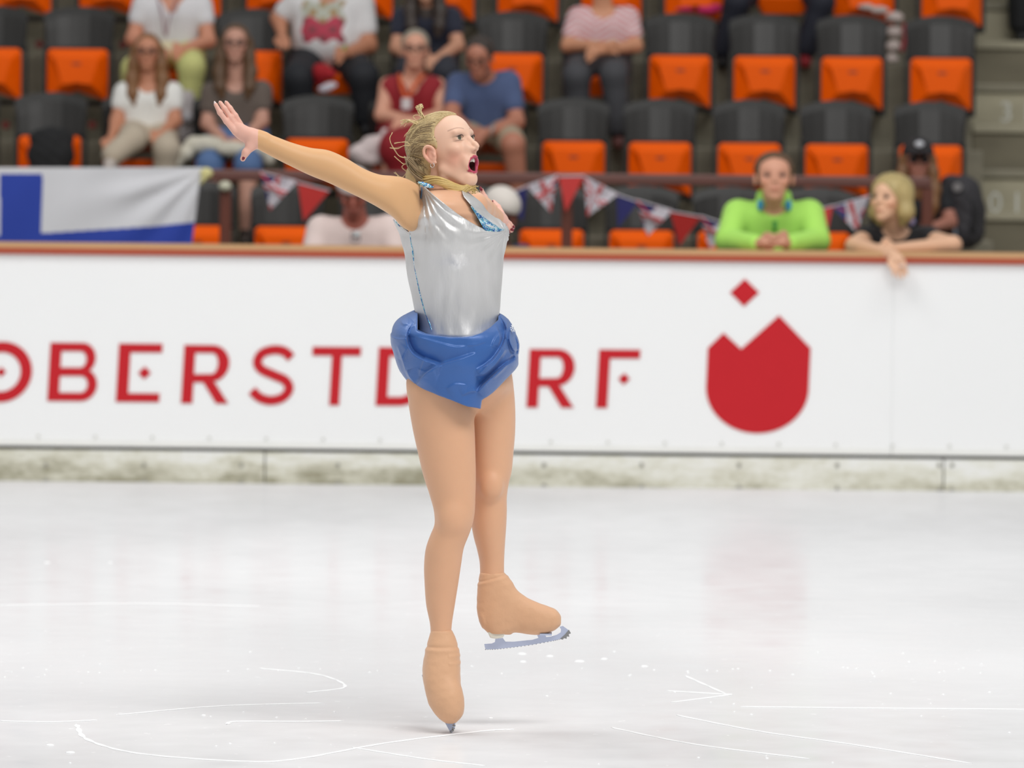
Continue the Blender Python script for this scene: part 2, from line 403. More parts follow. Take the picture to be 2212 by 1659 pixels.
# ---- lettering, traced on the board ---------------------------------
def arc(cx, cy, rx, ry, a0, a1, n=14):
    return [(cx+rx*math.cos(math.radians(a0+(a1-a0)*i/n)), cy+ry*math.sin(math.radians(a0+(a1-a0)*i/n))) for i in range(n+1)]
def letter(name, x0, y0, polys, holes=(), sc=126.0):
    """polys in letter units (0..1 up), drawn upright-leaning like on the board"""
    def T(p):
        u, v = p; return W(x0+u*sc+v*7.5, y0-v*sc+u*1.0, BY)
    mb = MB(); cu = bpy.data.curves.new(name, 'CURVE'); cu.dimensions = '2D'; cu.fill_mode = 'BOTH'; cu.extrude = .002
    for P in list(polys)+list(holes):
        s = cu.splines.new('POLY'); s.points.add(len(P)-1); s.use_cyclic_u = True
        for i, p in enumerate(P):
            w = T(p); s.points[i].co = (w[0], w[2], 0, 1)
    o = bpy.data.objects.new(name, cu); COL.objects.link(o)
    dg = bpy.context.evaluated_depsgraph_get(); me = bpy.data.meshes.new_from_object(o.evaluated_get(dg))
    bpy.data.objects.remove(o); me.materials.clear(); me.materials.append(m_red); me.name = name
    for v in me.vertices:
        x, z, e = v.co; v.co = (x-bmain.location.x, -.0035+e, z)
    ob = bpy.data.objects.new(name, me); link(ob, bmain); return ob
def dia(cx, cy, r): return [(cx-r, cy), (cx, cy-r), (cx+r, cy), (cx, cy+r)]
ST = .195; HT = .150
O_out = arc(.5, .5, .53, .52, 0, 350, 35); O_in = arc(.5, .5, .53-ST, .52-ST*.92, 0, 350, 35)
def P_bowl(y0, y1, xr):   # outer and inner of a right bowl
    r = (y1-y0)/2; return ([(0, y0)]+arc(xr-r*.95, (y0+y1)/2, r*.95, r, -90, 90)+[(0, y1)],
                           [(ST, y0+HT)]+arc(xr-r*.95, (y0+y1)/2, r*.95-ST, r-HT, -90, 90)+[(ST, y1-HT)])
letter('letter_o', -64, 866, [O_out, dia(.5, .5, .085)], [O_in])
b1, b2 = P_bowl(.44, 1, .78), P_bowl(0, .56, .84)
# B as one outline
B_out = [(0, 0)]+arc(.57, .28, .27, .28, -90, 62)+arc(.55, .735, .24, .265, -50, 90)+[(0, 1)]
letter('letter_b', 102, 866, [B_out], [b1[1][:1]+[(p[0], max(p[1], .565)) for p in b1[1][1:-1]]+b1[1][-1:], b2[1]][0:0]+[[(ST, .575)]+arc(.53, .715, .10, .14, -90, 90)+[(ST, .855)], [(ST, .145)]+arc(.56, .288, .115, .143, -90, 90)+[(ST, .431)]])
E_ = [(0, 0), (.745, 0), (.745, HT), (ST+.01, HT), (ST+.01, 1-HT), (.745, 1-HT), (.745, 1), (0, 1)]
letter('letter_e', 250, 868, [E_, dia(.465, .5, .11)])
def letR(x0, y0, xr=.79):
    out = [(0, 0), (ST, 0), (ST, .36), (.36, .36), (.60, 0), (xr+.02, 0), (.54, .39)]+arc(xr-.30, .685, .30, .315, -72, 90)+[(0, 1)]
    return letter('letter_r', x0, y0, [out], [[(ST, .50)]+arc(xr-.30, .685, .30-ST, .18, -90, 90)+[(ST, .865)]])
letR(391, 871)
def ribbon(pts, w):
    P = [np.array(p, float) for p in pts]; L = []; R = []
    for i in range(len(P)):
        t = P[min(i+1, len(P)-1)]-P[max(i-1, 0)]; t /= np.linalg.norm(t); n = np.array([-t[1], t[0]])*w/2; L.append(P[i]+n); R.append(P[i]-n)
    return [tuple(p) for p in L]+[tuple(p) for p in R[::-1]]
S_c = bez([(.70, .80), (.58, .905), (.40, .935), (.20, .875), (.125, .73), (.20, .60), (.42, .50), (.62, .41), (.695, .27), (.60, .125), (.40, .065), (.20, .115), (.06, .235)], 6)
letter('letter_s', 535, 873, [ribbon(S_c, .155)])
letter('letter_t', 672, 875, [[(.31, 0), (.48, 0), (.48, 1-HT), (.80, 1-HT), (.80, 1), (-.03, 1), (-.03, 1-HT), (.31, 1-HT)]])
D_out = [(0, 0)]+arc(.40, .5, .48, .5, -90, 90, 24)+[(0, 1)]; D_in = [(ST, HT)]+arc(.40, .5, .48-ST, .5-HT, -90, 90, 24)+[(ST, 1-HT)]
letter('letter_d', 811, 876, [D_out], [D_in])
letter('letter_o', 968, 878, [O_out, dia(.5, .5, .085)], [O_in])
letR(1137, 880)
letter('letter_f', 1287, 881, [[(0, 0), (ST, 0), (ST, 1-HT), (.705, 1-HT), (.705, 1), (0, 1)], dia(.455, .5, .10)])
def traced(name, polys, extra=0):
    mb = MB()
    for P in polys:
        f = [W(x, y, BY) for x, y in P]; mb.slab([(p[0], BY-.005-extra, p[2]) for p in f], [(p[0], BY-.0005, p[2]) for p in f])
    return mb.build(name, m_red, bmain)
bowl = [(1529, 752), (1563, 719), (1601, 754), (1683, 681), (1751, 752), (1747, 838)]+[(1636+111*math.cos(math.radians(a)), 838+98*math.sin(math.radians(a))) for a in range(6, 180, 8)]+[(1525, 838)]
traced('emblem_body', [bowl]); traced('emblem_diamond', [[(1609, 602), (1640, 632), (1607, 662), (1577, 632)]])

# ---- stands ------------------------------------------------------------
def conc(name, a, b_, sc=(1, 1, 4)):
    m = mat(name, a, .85, var=.28, scale=2.2, stretch=sc, bump=.3, bscale=14); return m
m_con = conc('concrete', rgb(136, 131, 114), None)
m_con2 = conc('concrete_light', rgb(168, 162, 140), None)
m_con3 = conc('concrete_dark', rgb(116, 110, 92), None)
ROWY = [32.3, 33.1, 33.9, 34.7, 35.5]
ZT = [W(1385, 400, 32.3)[2], W(1425, 213, 33.1)[2], W(1468, 28, 33.9)[2]]
ZT += [ZT[2]+(ZT[2]-ZT[1]), ZT[2]+2*(ZT[2]-ZT[1])]
FL = [z-.80 for z in ZT]
AX = W(2122, 200, 33.5)[0]      # aisle starts here
o = MB().box(-9, 9, BY+.125, ROWY[0]-.5, -.1, .1).build('floor_walkway', m_con3); o['kind'] = 'structure'
for r in range(5):
    y0 = ROWY[r]-.5; y1 = (ROWY[r]+.30) if r < 4 else ROWY[r]+1.2
    o = MB().box(-9, AX, y0, y1, -.1, FL[r]).build('terrace_step', m_con, bevel=.01); o['kind'] = 'structure'
o = MB().box(-9, 9, 36.9, 37.2, -.1, 4.6).build('wall_stand', m_con3); o['kind'] = 'structure'
# aisle stairs, two half steps per row with a lighter nosing
m_num = mat('paint_white_worn', rgb(196, 197, 188), .8, var=.25, scale=20)
for r in range(5):
    for h in (0, 1):
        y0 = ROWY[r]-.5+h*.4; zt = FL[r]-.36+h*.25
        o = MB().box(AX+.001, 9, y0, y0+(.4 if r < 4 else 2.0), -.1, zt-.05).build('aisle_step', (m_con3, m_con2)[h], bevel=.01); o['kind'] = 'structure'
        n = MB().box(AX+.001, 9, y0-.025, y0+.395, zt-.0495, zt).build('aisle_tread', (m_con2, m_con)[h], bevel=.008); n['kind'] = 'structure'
def painted(txt, px, py, Y, size):
    cu = bpy.data.curves.new('painted_number', 'FONT'); cu.body = txt; cu.size = size; cu.extrude = .001; cu.space_character = 1.5
    o = bpy.data.objects.new('painted_number', cu); COL.objects.link(o)
    me = bpy.data.meshes.new_from_object(o.evaluated_get(bpy.context.evaluated_depsgraph_get())); bpy.data.objects.remove(o)
    me.materials.clear(); me.materials.append(m_num)
    o = bpy.data.objects.new('painted_number', me); COL.objects.link(o); o.location = W(px, py, Y); o.rotation_euler = (math.pi/2, 0, 0); o['kind'] = 'structure'
painted('31', 2158, 262, ROWY[3]-.5-.003, .17)
painted('011', 2134, 458, ROWY[2]-.5-.003, .17)
# ---- seats -------------------------------------------------------------
m_or = mat('seat_orange', rgb(252, 98, 2), .45, var=.05, scale=12, spec=.15)
m_bk = mat('seat_black', rgb(41, 40, 38), .38, var=.12, scale=10, spec=.45)
m_fr = mat('seat_frame', rgb(30, 29, 26), .5)
m_em = mat('seat_emblem', rgb(176, 66, 18), .5)
def seat_meshes():
    P = {}
    # backrest: shallow concave shell with arched top and three flats; origin = floor under the seat
    cols = [-.21, -.195, -.13, -.06, 0, .06, .13, .195, .21]; dep = [-.045, -.03, -.006, .012, .014, .012, -.006, -.03, -.045]
    top = [-.055, -.035, -.014, -.003, 0, -.003, -.014, -.035, -.055]
    v = []; rows = [(0, 1.0), (.05, 1.0), (.12, .985), (.25, .965)]
    nC = len(cols)
    for s_ in (0, 1):
        for ri, (dz, w) in enumerate(rows):
            for c in range(nC):
                z = .80+(top[c] if ri < 2 else top[c]*(.5 if ri == 2 else 0))-dz
                v.append((cols[c]*w, dep[c]+s_*.012-.12*dz-.02+.02*(1 if ri == 0 else 0), z))
    f = []; n = nC*len(rows)
    for i in range(len(rows)-1):
        for c in range(nC-1):
            a = i*nC+c; f.append((a, a+nC, a+nC+1, a+1)); f.append((n+a, n+a+1, n+a+nC+1, n+a+nC))
    for c in range(nC-1):
        f.append((c, c+1, n+c+1, n+c)); a = (len(rows)-1)*nC+c; f.append((a, n+a, n+a+1, a+1))
    for i in range(len(rows)-1):
        a = i*nC; f.append((a, n+a, n+a+nC, a+nC)); a = i*nC+nC-1; f.append((a, a+nC, n+a+nC, n+a))
    P['backrest'] = (v, f, m_bk)
    # tipped-up pad: hinge line at z=.45; faceted underside facing the rink
    w, h = .18, .31
    def pad():
        z0, z1 = .235, .235+h
        o_ = [(-w, z0), (-.045, z0+.045), (0, z0+.062), (.045, z0+.045), (w, z0), (w, z1-.02), (w-.02, z1), (-w+.02, z1), (-w, z1-.02)]
        i_ = [(-.085, z0+.10), (-.03, z0+.105), (0, z0+.11), (.03, z0+.105), (.085, z0+.10), (.125, z1-.075), (.11, z1-.055), (-.11, z1-.055), (-.125, z1-.075)]
        v = [(x, -.145, z) for x, z in o_]+[(x, -.235, z) for x, z in i_]+[(x, -.115, z) for x, z in o_]
        n = 9; f = [tuple(n+i for i in range(n))]
        for i in range(n):
            j = (i+1) % n; f.append((i, j, n+j, n+i)); f.append((2*n+i, 2*n+j, j, i))
        f.append(tuple(2*n+i for i in range(n-1, -1, -1))); return v, f
    v, f = pad(); P['seat_pad'] = (v, f, m_or)
    e = MB(); e.add([(x*.03, -.2365, .455+z*.010) for x, z in arc(0, 0, 1, 1, 0, 337.5, 15)], [tuple(range(16))])
    e.add([(x*.03, -.234, .455+z*.010) for x, z in arc(0, 0, 1, 1, 0, 337.5, 15)], [tuple(range(15, -1, -1))]); P['emblem'] = (e.v, e.f, m_em)
    fr = MB()
    for s_ in (-1, 1):
        fr.box(s_*.200-.008, s_*.200+.008, -.10, .0, .20, .57)
        fr.box(s_*.19-.012, s_*.19+.012, -.10, .30, .20, .24)
    fr.box(-.2, .2, -.06, -.03, .53, .56); fr.box(-.2, .2, .02, .05, .21, .24)
    P['frame'] = (fr.v, fr.f, m_fr)
    return P
SM = {}
for k, (v, f, m) in seat_meshes().items():
    me = bpy.data.meshes.new(k); me.from_pydata([tuple(p) for p in v], [], f); me.materials.append(m); me.validate(); SM[k] = me
ORD = ['first', 'second', 'third', 'fourth', 'fifth', 'sixth', 'seventh', 'eighth', 'ninth', 'tenth', 'eleventh', 'twelfth', 'thirteenth']
ROWN = ['front row', 'second row from the front', 'third row from the front', 'topmost visible row']
SEATX = [[1955, 1765, 1575, 1385, 1192, 1002, 812, 622, 432, 242, 52], [2007, 1805, 1617, 1425, 1239, 1060, 875, 687, 495, 300, 112, -78],
         [2030, 1838, 1650, 1468, 1290, 1107, 920, 733, 546, 359, 172, -15], [2052, 1863, 1685, 1500, 1320, 1140, 960, 785, 600, 415, 240, 50]]
OCC = {(0, 0), (1, 9), (1, 8), (1, 6), (1, 5), (2, 9), (2, 7), (2, 6), (2, 4), (3, 2)}
seat0 = None; SEATPOS = {}
for r in range(4):
    for i, px in enumerate(SEATX[r]):
        py = {0: 470, 1: 280, 2: 100, 3: 10}[r]
        p = W(px, py, ROWY[r]); loc = (p[0], ROWY[r], FL[r]); SEATPOS[(r, i)] = loc
        occ = (r, i) in OCC
        label = f"{'occupied' if occ else 'empty'} orange tip-up seat with black back, {ROWN[r]}, {ORD[i]} from the aisle"
        t = thing('stadium_seat', label, 'seat', loc, 'orange and black stadium seats in rows')
        for k in ('backrest', 'seat_pad', 'emblem', 'frame'):
            o = bpy.data.objects.new(k, SM[k])
            if k == 'emblem': continue
            link(o, t)
            if occ and k == 'seat_pad':   # folded down: turn about the hinge
                o.matrix_local = Matrix.Translation((0, -.09, .40)) @ Matrix.Rotation(math.radians(90), 4, 'X') @ Matrix.Translation((0, .13, -.235))
            if k == 'seat_pad':
                e = bpy.data.objects.new('emblem', SM['emblem']); link(e, o)
# small dark red plates on the risers between seats
m_dr = mat('dark_red', rgb(110, 32, 24), .5)
for px, py, r, w in ((85, 96, 3, 'left of the leftmost white shirt, upper'), (265, 97, 3, 'behind the long-haired woman in white'), (12, 270, 2, 'at the far left edge'), (199, 270, 2, 'left of the woman with crossed legs')):
    p = W(px, py, ROWY[r]-.53)
    o = MB().tube([(p[0], ROWY[r]-.498, p[2]), (p[0], ROWY[r]-.53, p[2])], .024, 14).build('seat_number_plate', m_dr)
    tag(o, 'small round dark red plate between seats, '+w, 'plate', 'dark red plates between the seats')

# ---- guard rail ----------------------------------------------------------
RY = 30.7
m_rail = mat('rail_brown', rgb(106, 66, 58), .45, var=.1, scale=3)
m_post = mat('post_brown', rgb(104, 52, 36), .5, var=.15, scale=6)
rail = thing('guard_rail', 'long brown metal handrail on posts in front of the seats', 'railing', (0, RY, .1))
zr = W(1106, 383, RY)[2]; xr1 = W(2012, 383, RY)[0]
MB().box(-9, xr1, RY-.03, RY+.03, zr-.034, zr+.026).build('handrail', m_rail, rail, bevel=.012)
for px in (-250, 487, 1225, 2003):
    x = W(px, 450, RY)[0]
    MB().box(x-.03, x+.03, RY-.02, RY+.02, .1, zr-.03).build('post', m_post, rail, bevel=.006)
x = W(487, 400, RY)[0]; MB().ball((x, RY-.045, W(487, 402, RY)[2]), (.036, .025, .028)).build('post_knob', mat('pale_knob', rgb(205, 204, 182), .5), rail, smooth=True)

# ---- flag ------------------------------------------------------------------
def build_flag():
    Yf = RY-.09; nu, nv = 220, 120; v = []; uvs = []
    for j in range(nv+1):
        for i in range(nu+1):
            u = i/nu; w = j/nv; px = -12+(446-8-w*26+12)*u if u > 0 else -12; px = -12+(452-14*w**.6)*u-w*12*u
            py = 362+w*(540-362); q = max(0, u-.45)/.55
            an = math.atan2(w*.42, (1.0-u)+.02); rr = math.hypot(w*.42, 1.0-u)
            fold = .016*math.sin(an*13+.6)*math.exp(-((rr-.28)/.26)**2)*min(1, w*3)+.004*math.sin(u*23+w*5)
            p = W(px, py, Yf); v.append((p[0], Yf-.02+fold*.8-.02*w, p[2])); uvs.append((px, py))
    f = []; mi = []
    for j in range(nv):
        for i in range(nu):
            a = j*(nu+1)+i; f.append((a, a+nu+1, a+nu+2, a+1)); px, py = uvs[a]
            blue = (px > 0 and px < 92-3*(py-362)/150 and py > 374) or py > 503-(px-88)*.062-max(0, px-330)*.04
            mi.append(1 if blue else 0)
    m0 = mat('flag_white', rgb(222, 222, 226), .8, var=.03); m1 = mat('flag_blue', rgb(38, 66, 168), .75, var=.05)
    P0 = np.array(v[0]); o = raw('flag', v, f, [m0, m1], None, P0, True, mi)
    so = o.modifiers.new('thickness', 'SOLIDIFY'); so.thickness = .002
    tag(o, 'white and blue flag hung over the brown rail at left', 'flag')
    p = W(447, 374, Yf); MB().ball((p[0], Yf-.05, p[2]), (.035, .02, .03)).tube([(p[0], Yf-.05, p[2]), (p[0]-.03, Yf-.055, p[2]-.06)], [.02, .008]).build('corner_tie', mat('tie_yellow', rgb(222, 214, 150), .7), o, smooth=True, origin=P0)
build_flag()

# ---- bunting ---------------------------------------------------------------
m_w = mat('bunting_white', rgb(214, 208, 216), .75); m_r = mat('bunting_red', rgb(190, 42, 38), .7); m_n = mat('bunting_navy', rgb(42, 42, 104), .7)
m_jr = mat('bunting_cross_red', rgb(196, 70, 72), .7)
def clip(P, tri):
    out = P
    for i in range(3):
        a = np.array(tri[i]); b = np.array(tri[(i+1) % 3]); c = np.array(tri[(i+2) % 3])
        sg = np.sign((b-a)[0]*(c-a)[1]-(b-a)[1]*(c-a)[0]); res = []
        for k in range(len(out)):
            p = np.array(out[k]); q = np.array(out[(k+1) % len(out)])
            sp = sg*((b-a)[0]*(p-a)[1]-(b-a)[1]*(p-a)[0]); sq = sg*((b-a)[0]*(q-a)[1]-(b-a)[1]*(q-a)[0])
            if sp >= 0: res.append(tuple(p))
            if sp*sq < 0: res.append(tuple(p+(q-p)*sp/(sp-sq)))
        out = res
        if len(out) < 3: return None
    return out
def bunting(label, items, Yb):
    p0 = W(items[0][1][0], items[0][1][1], Yb); t = thing('bunting', label, 'bunting', p0)
    line = []
    for kind, a, b, c in items:
        A, B, C = [W(p[0], p[1], Yb) for p in (a, b, c)]; line += [A, B]
        def flat(P, dy):
            return [(p[0], Yb+dy+.03*math.sin(p[0]*37), p[2]) for p in P]
        tri = [(A[0], A[2]), (B[0], B[2]), (C[0], C[2])]
        mb = MB(); T3 = [(x, 0, z) for x, z in tri]
        mb.slab(flat([A, B, C], 0), flat([A, B, C], .003))
        o = mb.build('pennant', {'r': m_r, 'b': m_n, 'u': m_n}[kind], t)
        o['label'] = {'r': 'plain red pennant', 'b': 'plain navy pennant', 'u': 'pennant printed with a red, white and navy cross flag'}[kind]
        if kind == 'u':
            ctr = (np.array(tri[0])+np.array(tri[1]))*.5*.62+np.array(tri[2])*.38
            tdir = np.array(tri[1])-np.array(tri[0]); tdir /= np.linalg.norm(tdir); dn = np.array([tdir[1], -tdir[0]])
            if dn[1] > 0: dn = -dn
            def strip(dirs, w, m, dy, nm):
                q = MB(); any_ = False
                for d in dirs:
                    d = np.array(d)/np.linalg.norm(d); nn = np.array([-d[1], d[0]])*w/2; e = d*.4
                    P = clip([tuple(ctr-e+nn), tuple(ctr+e+nn), tuple(ctr+e-nn), tuple(ctr-e-nn)], tri)
                    if P: q.slab([(x, Yb-dy+.03*math.sin(x*37), z) for x, z in P], [(x, Yb-dy+.0012+.03*math.sin(x*37), z) for x, z in P]); any_ = True
                if any_: q.build(nm, m, o)
            d1 = np.array(tri[0])-ctr; d2 = np.array(tri[1])-ctr
            strip([d1], .058, m_w, .002, 'white_cross'); strip([d2], .058, m_w, .0035, 'white_cross'); strip([dn], .058, m_w, .005, 'white_cross'); strip([tdir], .036, m_w, .0065, 'white_cross')
            strip([dn], .024, m_jr, .0085, 'red_cross'); strip([tdir], .016, m_jr, .010, 'red_cross')
            strip([d1], .010, m_jr, .0075, 'red_cross'); strip([d2], .010, m_jr, .0078, 'red_cross')
    MB().tube([(p[0], Yb+.03*math.sin(p[0]*37), p[2]) for p in line], .004, 6).build('cord', m_w, t)
bunting('bunting of red and cross-flag pennants left of the skater', [('u', (562, 372), (642, 392), (583, 455)), ('r', (643, 394), (712, 412), (655, 478))], RY-.1)
bunting('bunting of red, navy and cross-flag pennants between skater and man in green', [('b', (1085, 425), (1140, 402), (1130, 478)), ('u', (1138, 402), (1206, 378), (1190, 460)), ('r', (1207, 381), (1262, 380), (1222, 458)), ('u', (1262, 382), (1335, 420), (1268, 468)), ('b', (1332, 420), (1380, 436), (1335, 492)), ('u', (1374, 432), (1452, 455), (1398, 512)), ('r', (1447, 456), (1514, 468), (1468, 532)), ('u', (1512, 466), (1585, 490), (1533, 540))], RY-.1)
bunting('bunting of red and cross-flag pennants between man in green and blonde woman', [('r', (1738, 462), (1800, 444), (1785, 512)), ('u', (1798, 446), (1878, 424), (1850, 502)), ('b', (1878, 424), (1925, 408), (1915, 470))], RY-.1)
# ================================================================== THE SKATER
SY = 16.3; PXM = SY/FPX      # metres per photograph pixel at the skater
def L(px, py, dy=0.0): return W(px, py, SY+dy)
foot = L(972, 1585, -.06); foot[2] = 0
SK = thing('skater', 'woman figure skater in silver top and blue skirt balancing on one toe', 'person', foot)
def rows_loft(G, rows, k=.01, mode='u', zt=None, zb=None, grow=0.0, cap=.012, p=2.0):
    """rows: (py, pxL, pxR, dy, ry) - an upright limb or trunk given by its outline"""
    zc = []; cx = []; cy = []; rx = []; ry = []
    for py, a, b, dy, r in rows:
        A = L(a, py, dy); B = L(b, py, dy); zc.append((A[2]+B[2])/2); cx.append((A[0]+B[0])/2); cy.append(SY+dy); rx.append((B[0]-A[0])/2+grow); ry.append(r+grow)
    z0, z1 = min(zc), max(zc)
    def fn(X, Y, Z_):
        z = Z_.astype(np.float64)
        c = ease(zc, cx, z); d = ease(zc, cy, z); a = np.maximum(ease(zc, rx, z), .002); b = np.maximum(ease(zc, ry, z), .002)
        q = (np.abs((X-c)/a)**p+np.abs((Y-d)/b)**p)**(1/p)
        dd = (q-1)*np.minimum(a, b)
        if cap >= 0: dd = smax(smax(dd, Z_-z1, cap), z0-Z_, cap)
        return dd
    lo = (min(np.array(cx)-rx), min(np.array(cy)-ry), z0); hi = (max(np.array(cx)+rx), max(np.array(cy)+ry), z1)
    return G.op(fn, lo, hi, k, mode)
def cols_loft(G, cols, k=.01, mode='u', grow=0.0, cap=.01, p=2.0):
    """cols: (px, pyTop, pyBottom, dy, ry) - a limb lying along x"""
    xc = []; cz = []; cy = []; rz = []; ry = []
    for px, t, b, dy, r in cols:
        A = L(px, t, dy); B = L(px, b, dy); xc.append((A[0]+B[0])/2); cz.append((A[2]+B[2])/2); cy.append(SY+dy); rz.append((A[2]-B[2])/2+grow); ry.append(r+grow)
    x0, x1 = min(xc), max(xc)
    def fn(X, Y, Z_):
        x = X.astype(np.float64)
        c = ease(xc, cz, x); d = ease(xc, cy, x); a = np.maximum(ease(xc, rz, x), .002); b = np.maximum(ease(xc, ry, x), .002)
        q = (np.abs((Z_-c)/a)**p+np.abs((Y-d)/b)**p)**(1/p)
        dd = (q-1)*np.minimum(a, b)
        return smax(smax(dd, X-x1, cap), x0-X, cap)
    lo = (x0, min(np.array(cy)-ry), min(np.array(cz)-rz)); hi = (x1, max(np.array(cy)+ry), max(np.array(cz)+rz))
    return G.op(fn, lo, hi, k, mode)
def axis(stops):
    """stops: [(start, step), ..., end]"""
    out = []
    for i in range(len(stops)-1):
        a, st = stops[i]; b = stops[i+1][0] if isinstance(stops[i+1], tuple) else stops[i+1]
        n = max(1, int(round((b-a)/st))); out += [a+(b-a)*k/n for k in range(n)]
    out.append(stops[-1] if not isinstance(stops[-1], tuple) else stops[-1][0]); return np.array(out)
def PX(px): return L(px, 330)[0]
def PZ(py): return L(980, py)[2]

# ---- head frame: u forward, v her right, w up
pit = math.radians(15.5); fh = np.array([.825, -.565, 0]); fh /= np.linalg.norm(fh)
FU = fh*math.cos(pit)+np.array([0, 0, math.sin(pit)]); RV = np.array([fh[1], -fh[0], 0.0])
UW = np.cross(RV, FU); UW = UW*np.sign(UW[2])
HF = np.array([FU, RV, UW]); HC = L(964, 334, 0.0)
HC = HC+RV*0
def H(u, v, w): return HC+FU*u+RV*v+UW*w
def hell(G, c, r, k=.008, mode='u'): return G.ell(H(*c), r, k, mode, HF)
def hcone(G, a, b, ra, rb=None, k=.006, mode='u'): return G.cone(H(*a), H(*b), ra, rb, k, mode)

MOUTH = [(.0945, 0, -.0300), (.0920, .0110, -.0318), (.0850, .0200, -.0395), (.0785, .0240, -.0490), (.0775, .0200, -.0615), (.0805, .0110, -.0725), (.0830, 0, -.0755)]
RING = MOUTH+[(a, -b, c) for a, b, c in MOUTH[-2:0:-1]]; RING.append(RING[0])
def head_sdf(G):
    hell(G, (-.020, 0, .040), (.094, .070, .080), .02)
    hell(G, (.022, 0, .052), (.064, .059, .058), .02)
    hell(G, (.030, 0, -.002), (.056, .053, .070), .02)
    hell(G, (.038, 0, -.054), (.042, .037, .036), .02)
    hell(G, (.048, 0, -.086), (.028, .021, .015), .014)
    hell(G, (.068, 0, -.097), (.012, .012, .011), .014)
    for s in (1, -1):
        hcone(G, (.008, s*.042, -.046), (.056, s*.012, -.096), .013, .009, .020)
        hell(G, (.060, s*.038, -.001), (.018, .016, .014), .016)
        hell(G, (.075, s*.024, .046), (.006, .020, .006), .018)
        hell(G, (.100, s*.031, .028), (.016, .019, .011), .012, 's')
        hell(G, (.076, s*.019, -.040), (.012, .013, .018), .016)
    hell(G, (.072, 0, -.026), (.021, .018, .015), .014)
    hell(G, (.067, 0, -.084), (.013, .018, .012), .014)
    # nose
    G.chain([H(.082, 0, .034), H(.092, 0, .018), H(.104, 0, .003), H(.1095, 0, -.0045)], [.0068, .0056, .0060, .0070], .010)
    for s in (1, -1): hell(G, (.098, s*.0098, -.0100), (.0085, .0052, .0054), .007)
    hell(G, (.101, 0, -.0125), (.007, .005, .005), .006)
    for s in (1, -1): hell(G, (.083, s*.013, -.003), (.012, .011, .016), .012)
    # mouth, wide open
    hell(G, (.090, 0, -.0525), (.040, .0212, .0205), .004, 's')
    for i in range(len(RING)-1): hcone(G, RING[i], RING[i+1], .0030, None, .005)
    for s in (1, -1):
        hell(G, (.1035, s*.0058, -.0160), (.0042, .0030, .0036), .002, 's')
        # eyelids round the eyeball
        hell(G, (.0695, s*.031, .0285), (.0150, .0150, .0145), .004)
        hell(G, (.087, s*.0315, .0275), (.018, .0120, .0055), .002, 's')
        # ear
        e = s*.070
        hell(G, (-.004, e, -.002), (.017, .0080, .026), .005)
        pts = [(.009, s*.069, .004), (.008, s*.075, .017), (-.004, s*.080, .025), (-.016, s*.082, .018), (-.019, s*.081, .003), (-.014, s*.077, -.011), (-.005, s*.072, -.023), (.005, s*.069, -.025)]
        G.chain([H(*p) for p in bez(pts, 3)], [.0038]*(len(pts)*3), .003)
        hell(G, (.002, s*.0815, -.003), (.0075, .0060, .011), .003, 's')
        hell(G, (-.006, s*.0815, .011), (.005, .0040, .008), .003, 's')
        hell(G, (.0095, s*.073, -.004), (.004, .004, .006), .002)
    return G

# ---- outline rows of trunk and legs
DY = .0
TRUNK = [(424, 908, 1018, 0, .120), (440, 893, 1034, 0, .150), (456, 880, 1048, 0, .155), (474, 868, 1064, 0, .15), (490, 863, 1083, 0, .145), (502, 864, 1090, -.002, .142), (520, 868, 1088, -.004, .138), (545, 873, 1085, -.006, .130),
         (580, 878, 1083, -.004, .120), (620, 885, 1081, 0, .114), (660, 893, 1079, .002, .112), (700, 902, 1077, .004, .120), (725, 905, 1080, .005, .130), (760, 890, 1092, .006, .145), (800, 880, 1102, .006, .150), (840, 884, 1104, .006, .14), (866, 930, 1078, .006, .10), (888, 980, 1052, .0, .06)]
LEG_N = [(800, 884, 1004, -.05, .085), (830, 878, 1014, -.06, .090), (870, 882, 1021, -.06, .090), (920, 890, 1025, -.06, .088), (980, 903, 1027, -.062, .082), (1030, 915, 1028, -.066, .074), (1070, 928, 1027, -.070, .066), (1110, 938, 1025, -.074, .060),
         (1135, 938, 1020, -.074, .058), (1155, 930, 1013, -.070, .057), (1180, 921, 1003, -.064, .057), (1220, 916, 996, -.055, .055), (1260, 917, 990, -.048, .050), (1310, 921, 982, -.040, .043), (1350, 929, 976, -.036, .037), (1400, 930, 974, -.036, .036)]
LEG_F = [(800, 990, 1104, .06, .085), (840, 988, 1110, .07, .088), (880, 990, 1113, .07, .088), (930, 1000, 1113, .065, .084), (980, 1010, 1109, .060, .076), (1020, 1016, 1105, .055, .068), (1050, 1018, 1098, .052, .062), (1075, 1018, 1095, .052, .058),
         (1100, 1018, 1095, .055, .056), (1130, 1018, 1094, .06, .056), (1160, 1023, 1092, .066, .054), (1190, 1031, 1090, .070, .048), (1215, 1036, 1089, .072, .042), (1240, 1037, 1089, .072, .038), (1290, 1038, 1092, .072, .036)]
ARM_N = [(560, 283, 324, -.245, .021), (590, 293, 340, -.240, .027), (630, 308, 360, -.235, .034), (670, 319, 379, -.230, .038), (710, 325, 395, -.225, .040), (750, 343, 414, -.215, .043), (785, 364, 431, -.205, .047),
         (820, 377, 450, -.188, .052), (850, 380, 470, -.168, .056), (872, 384, 492, -.145, .056), (890, 392, 500, -.122, .052), (906, 402, 492, -.10, .046)]

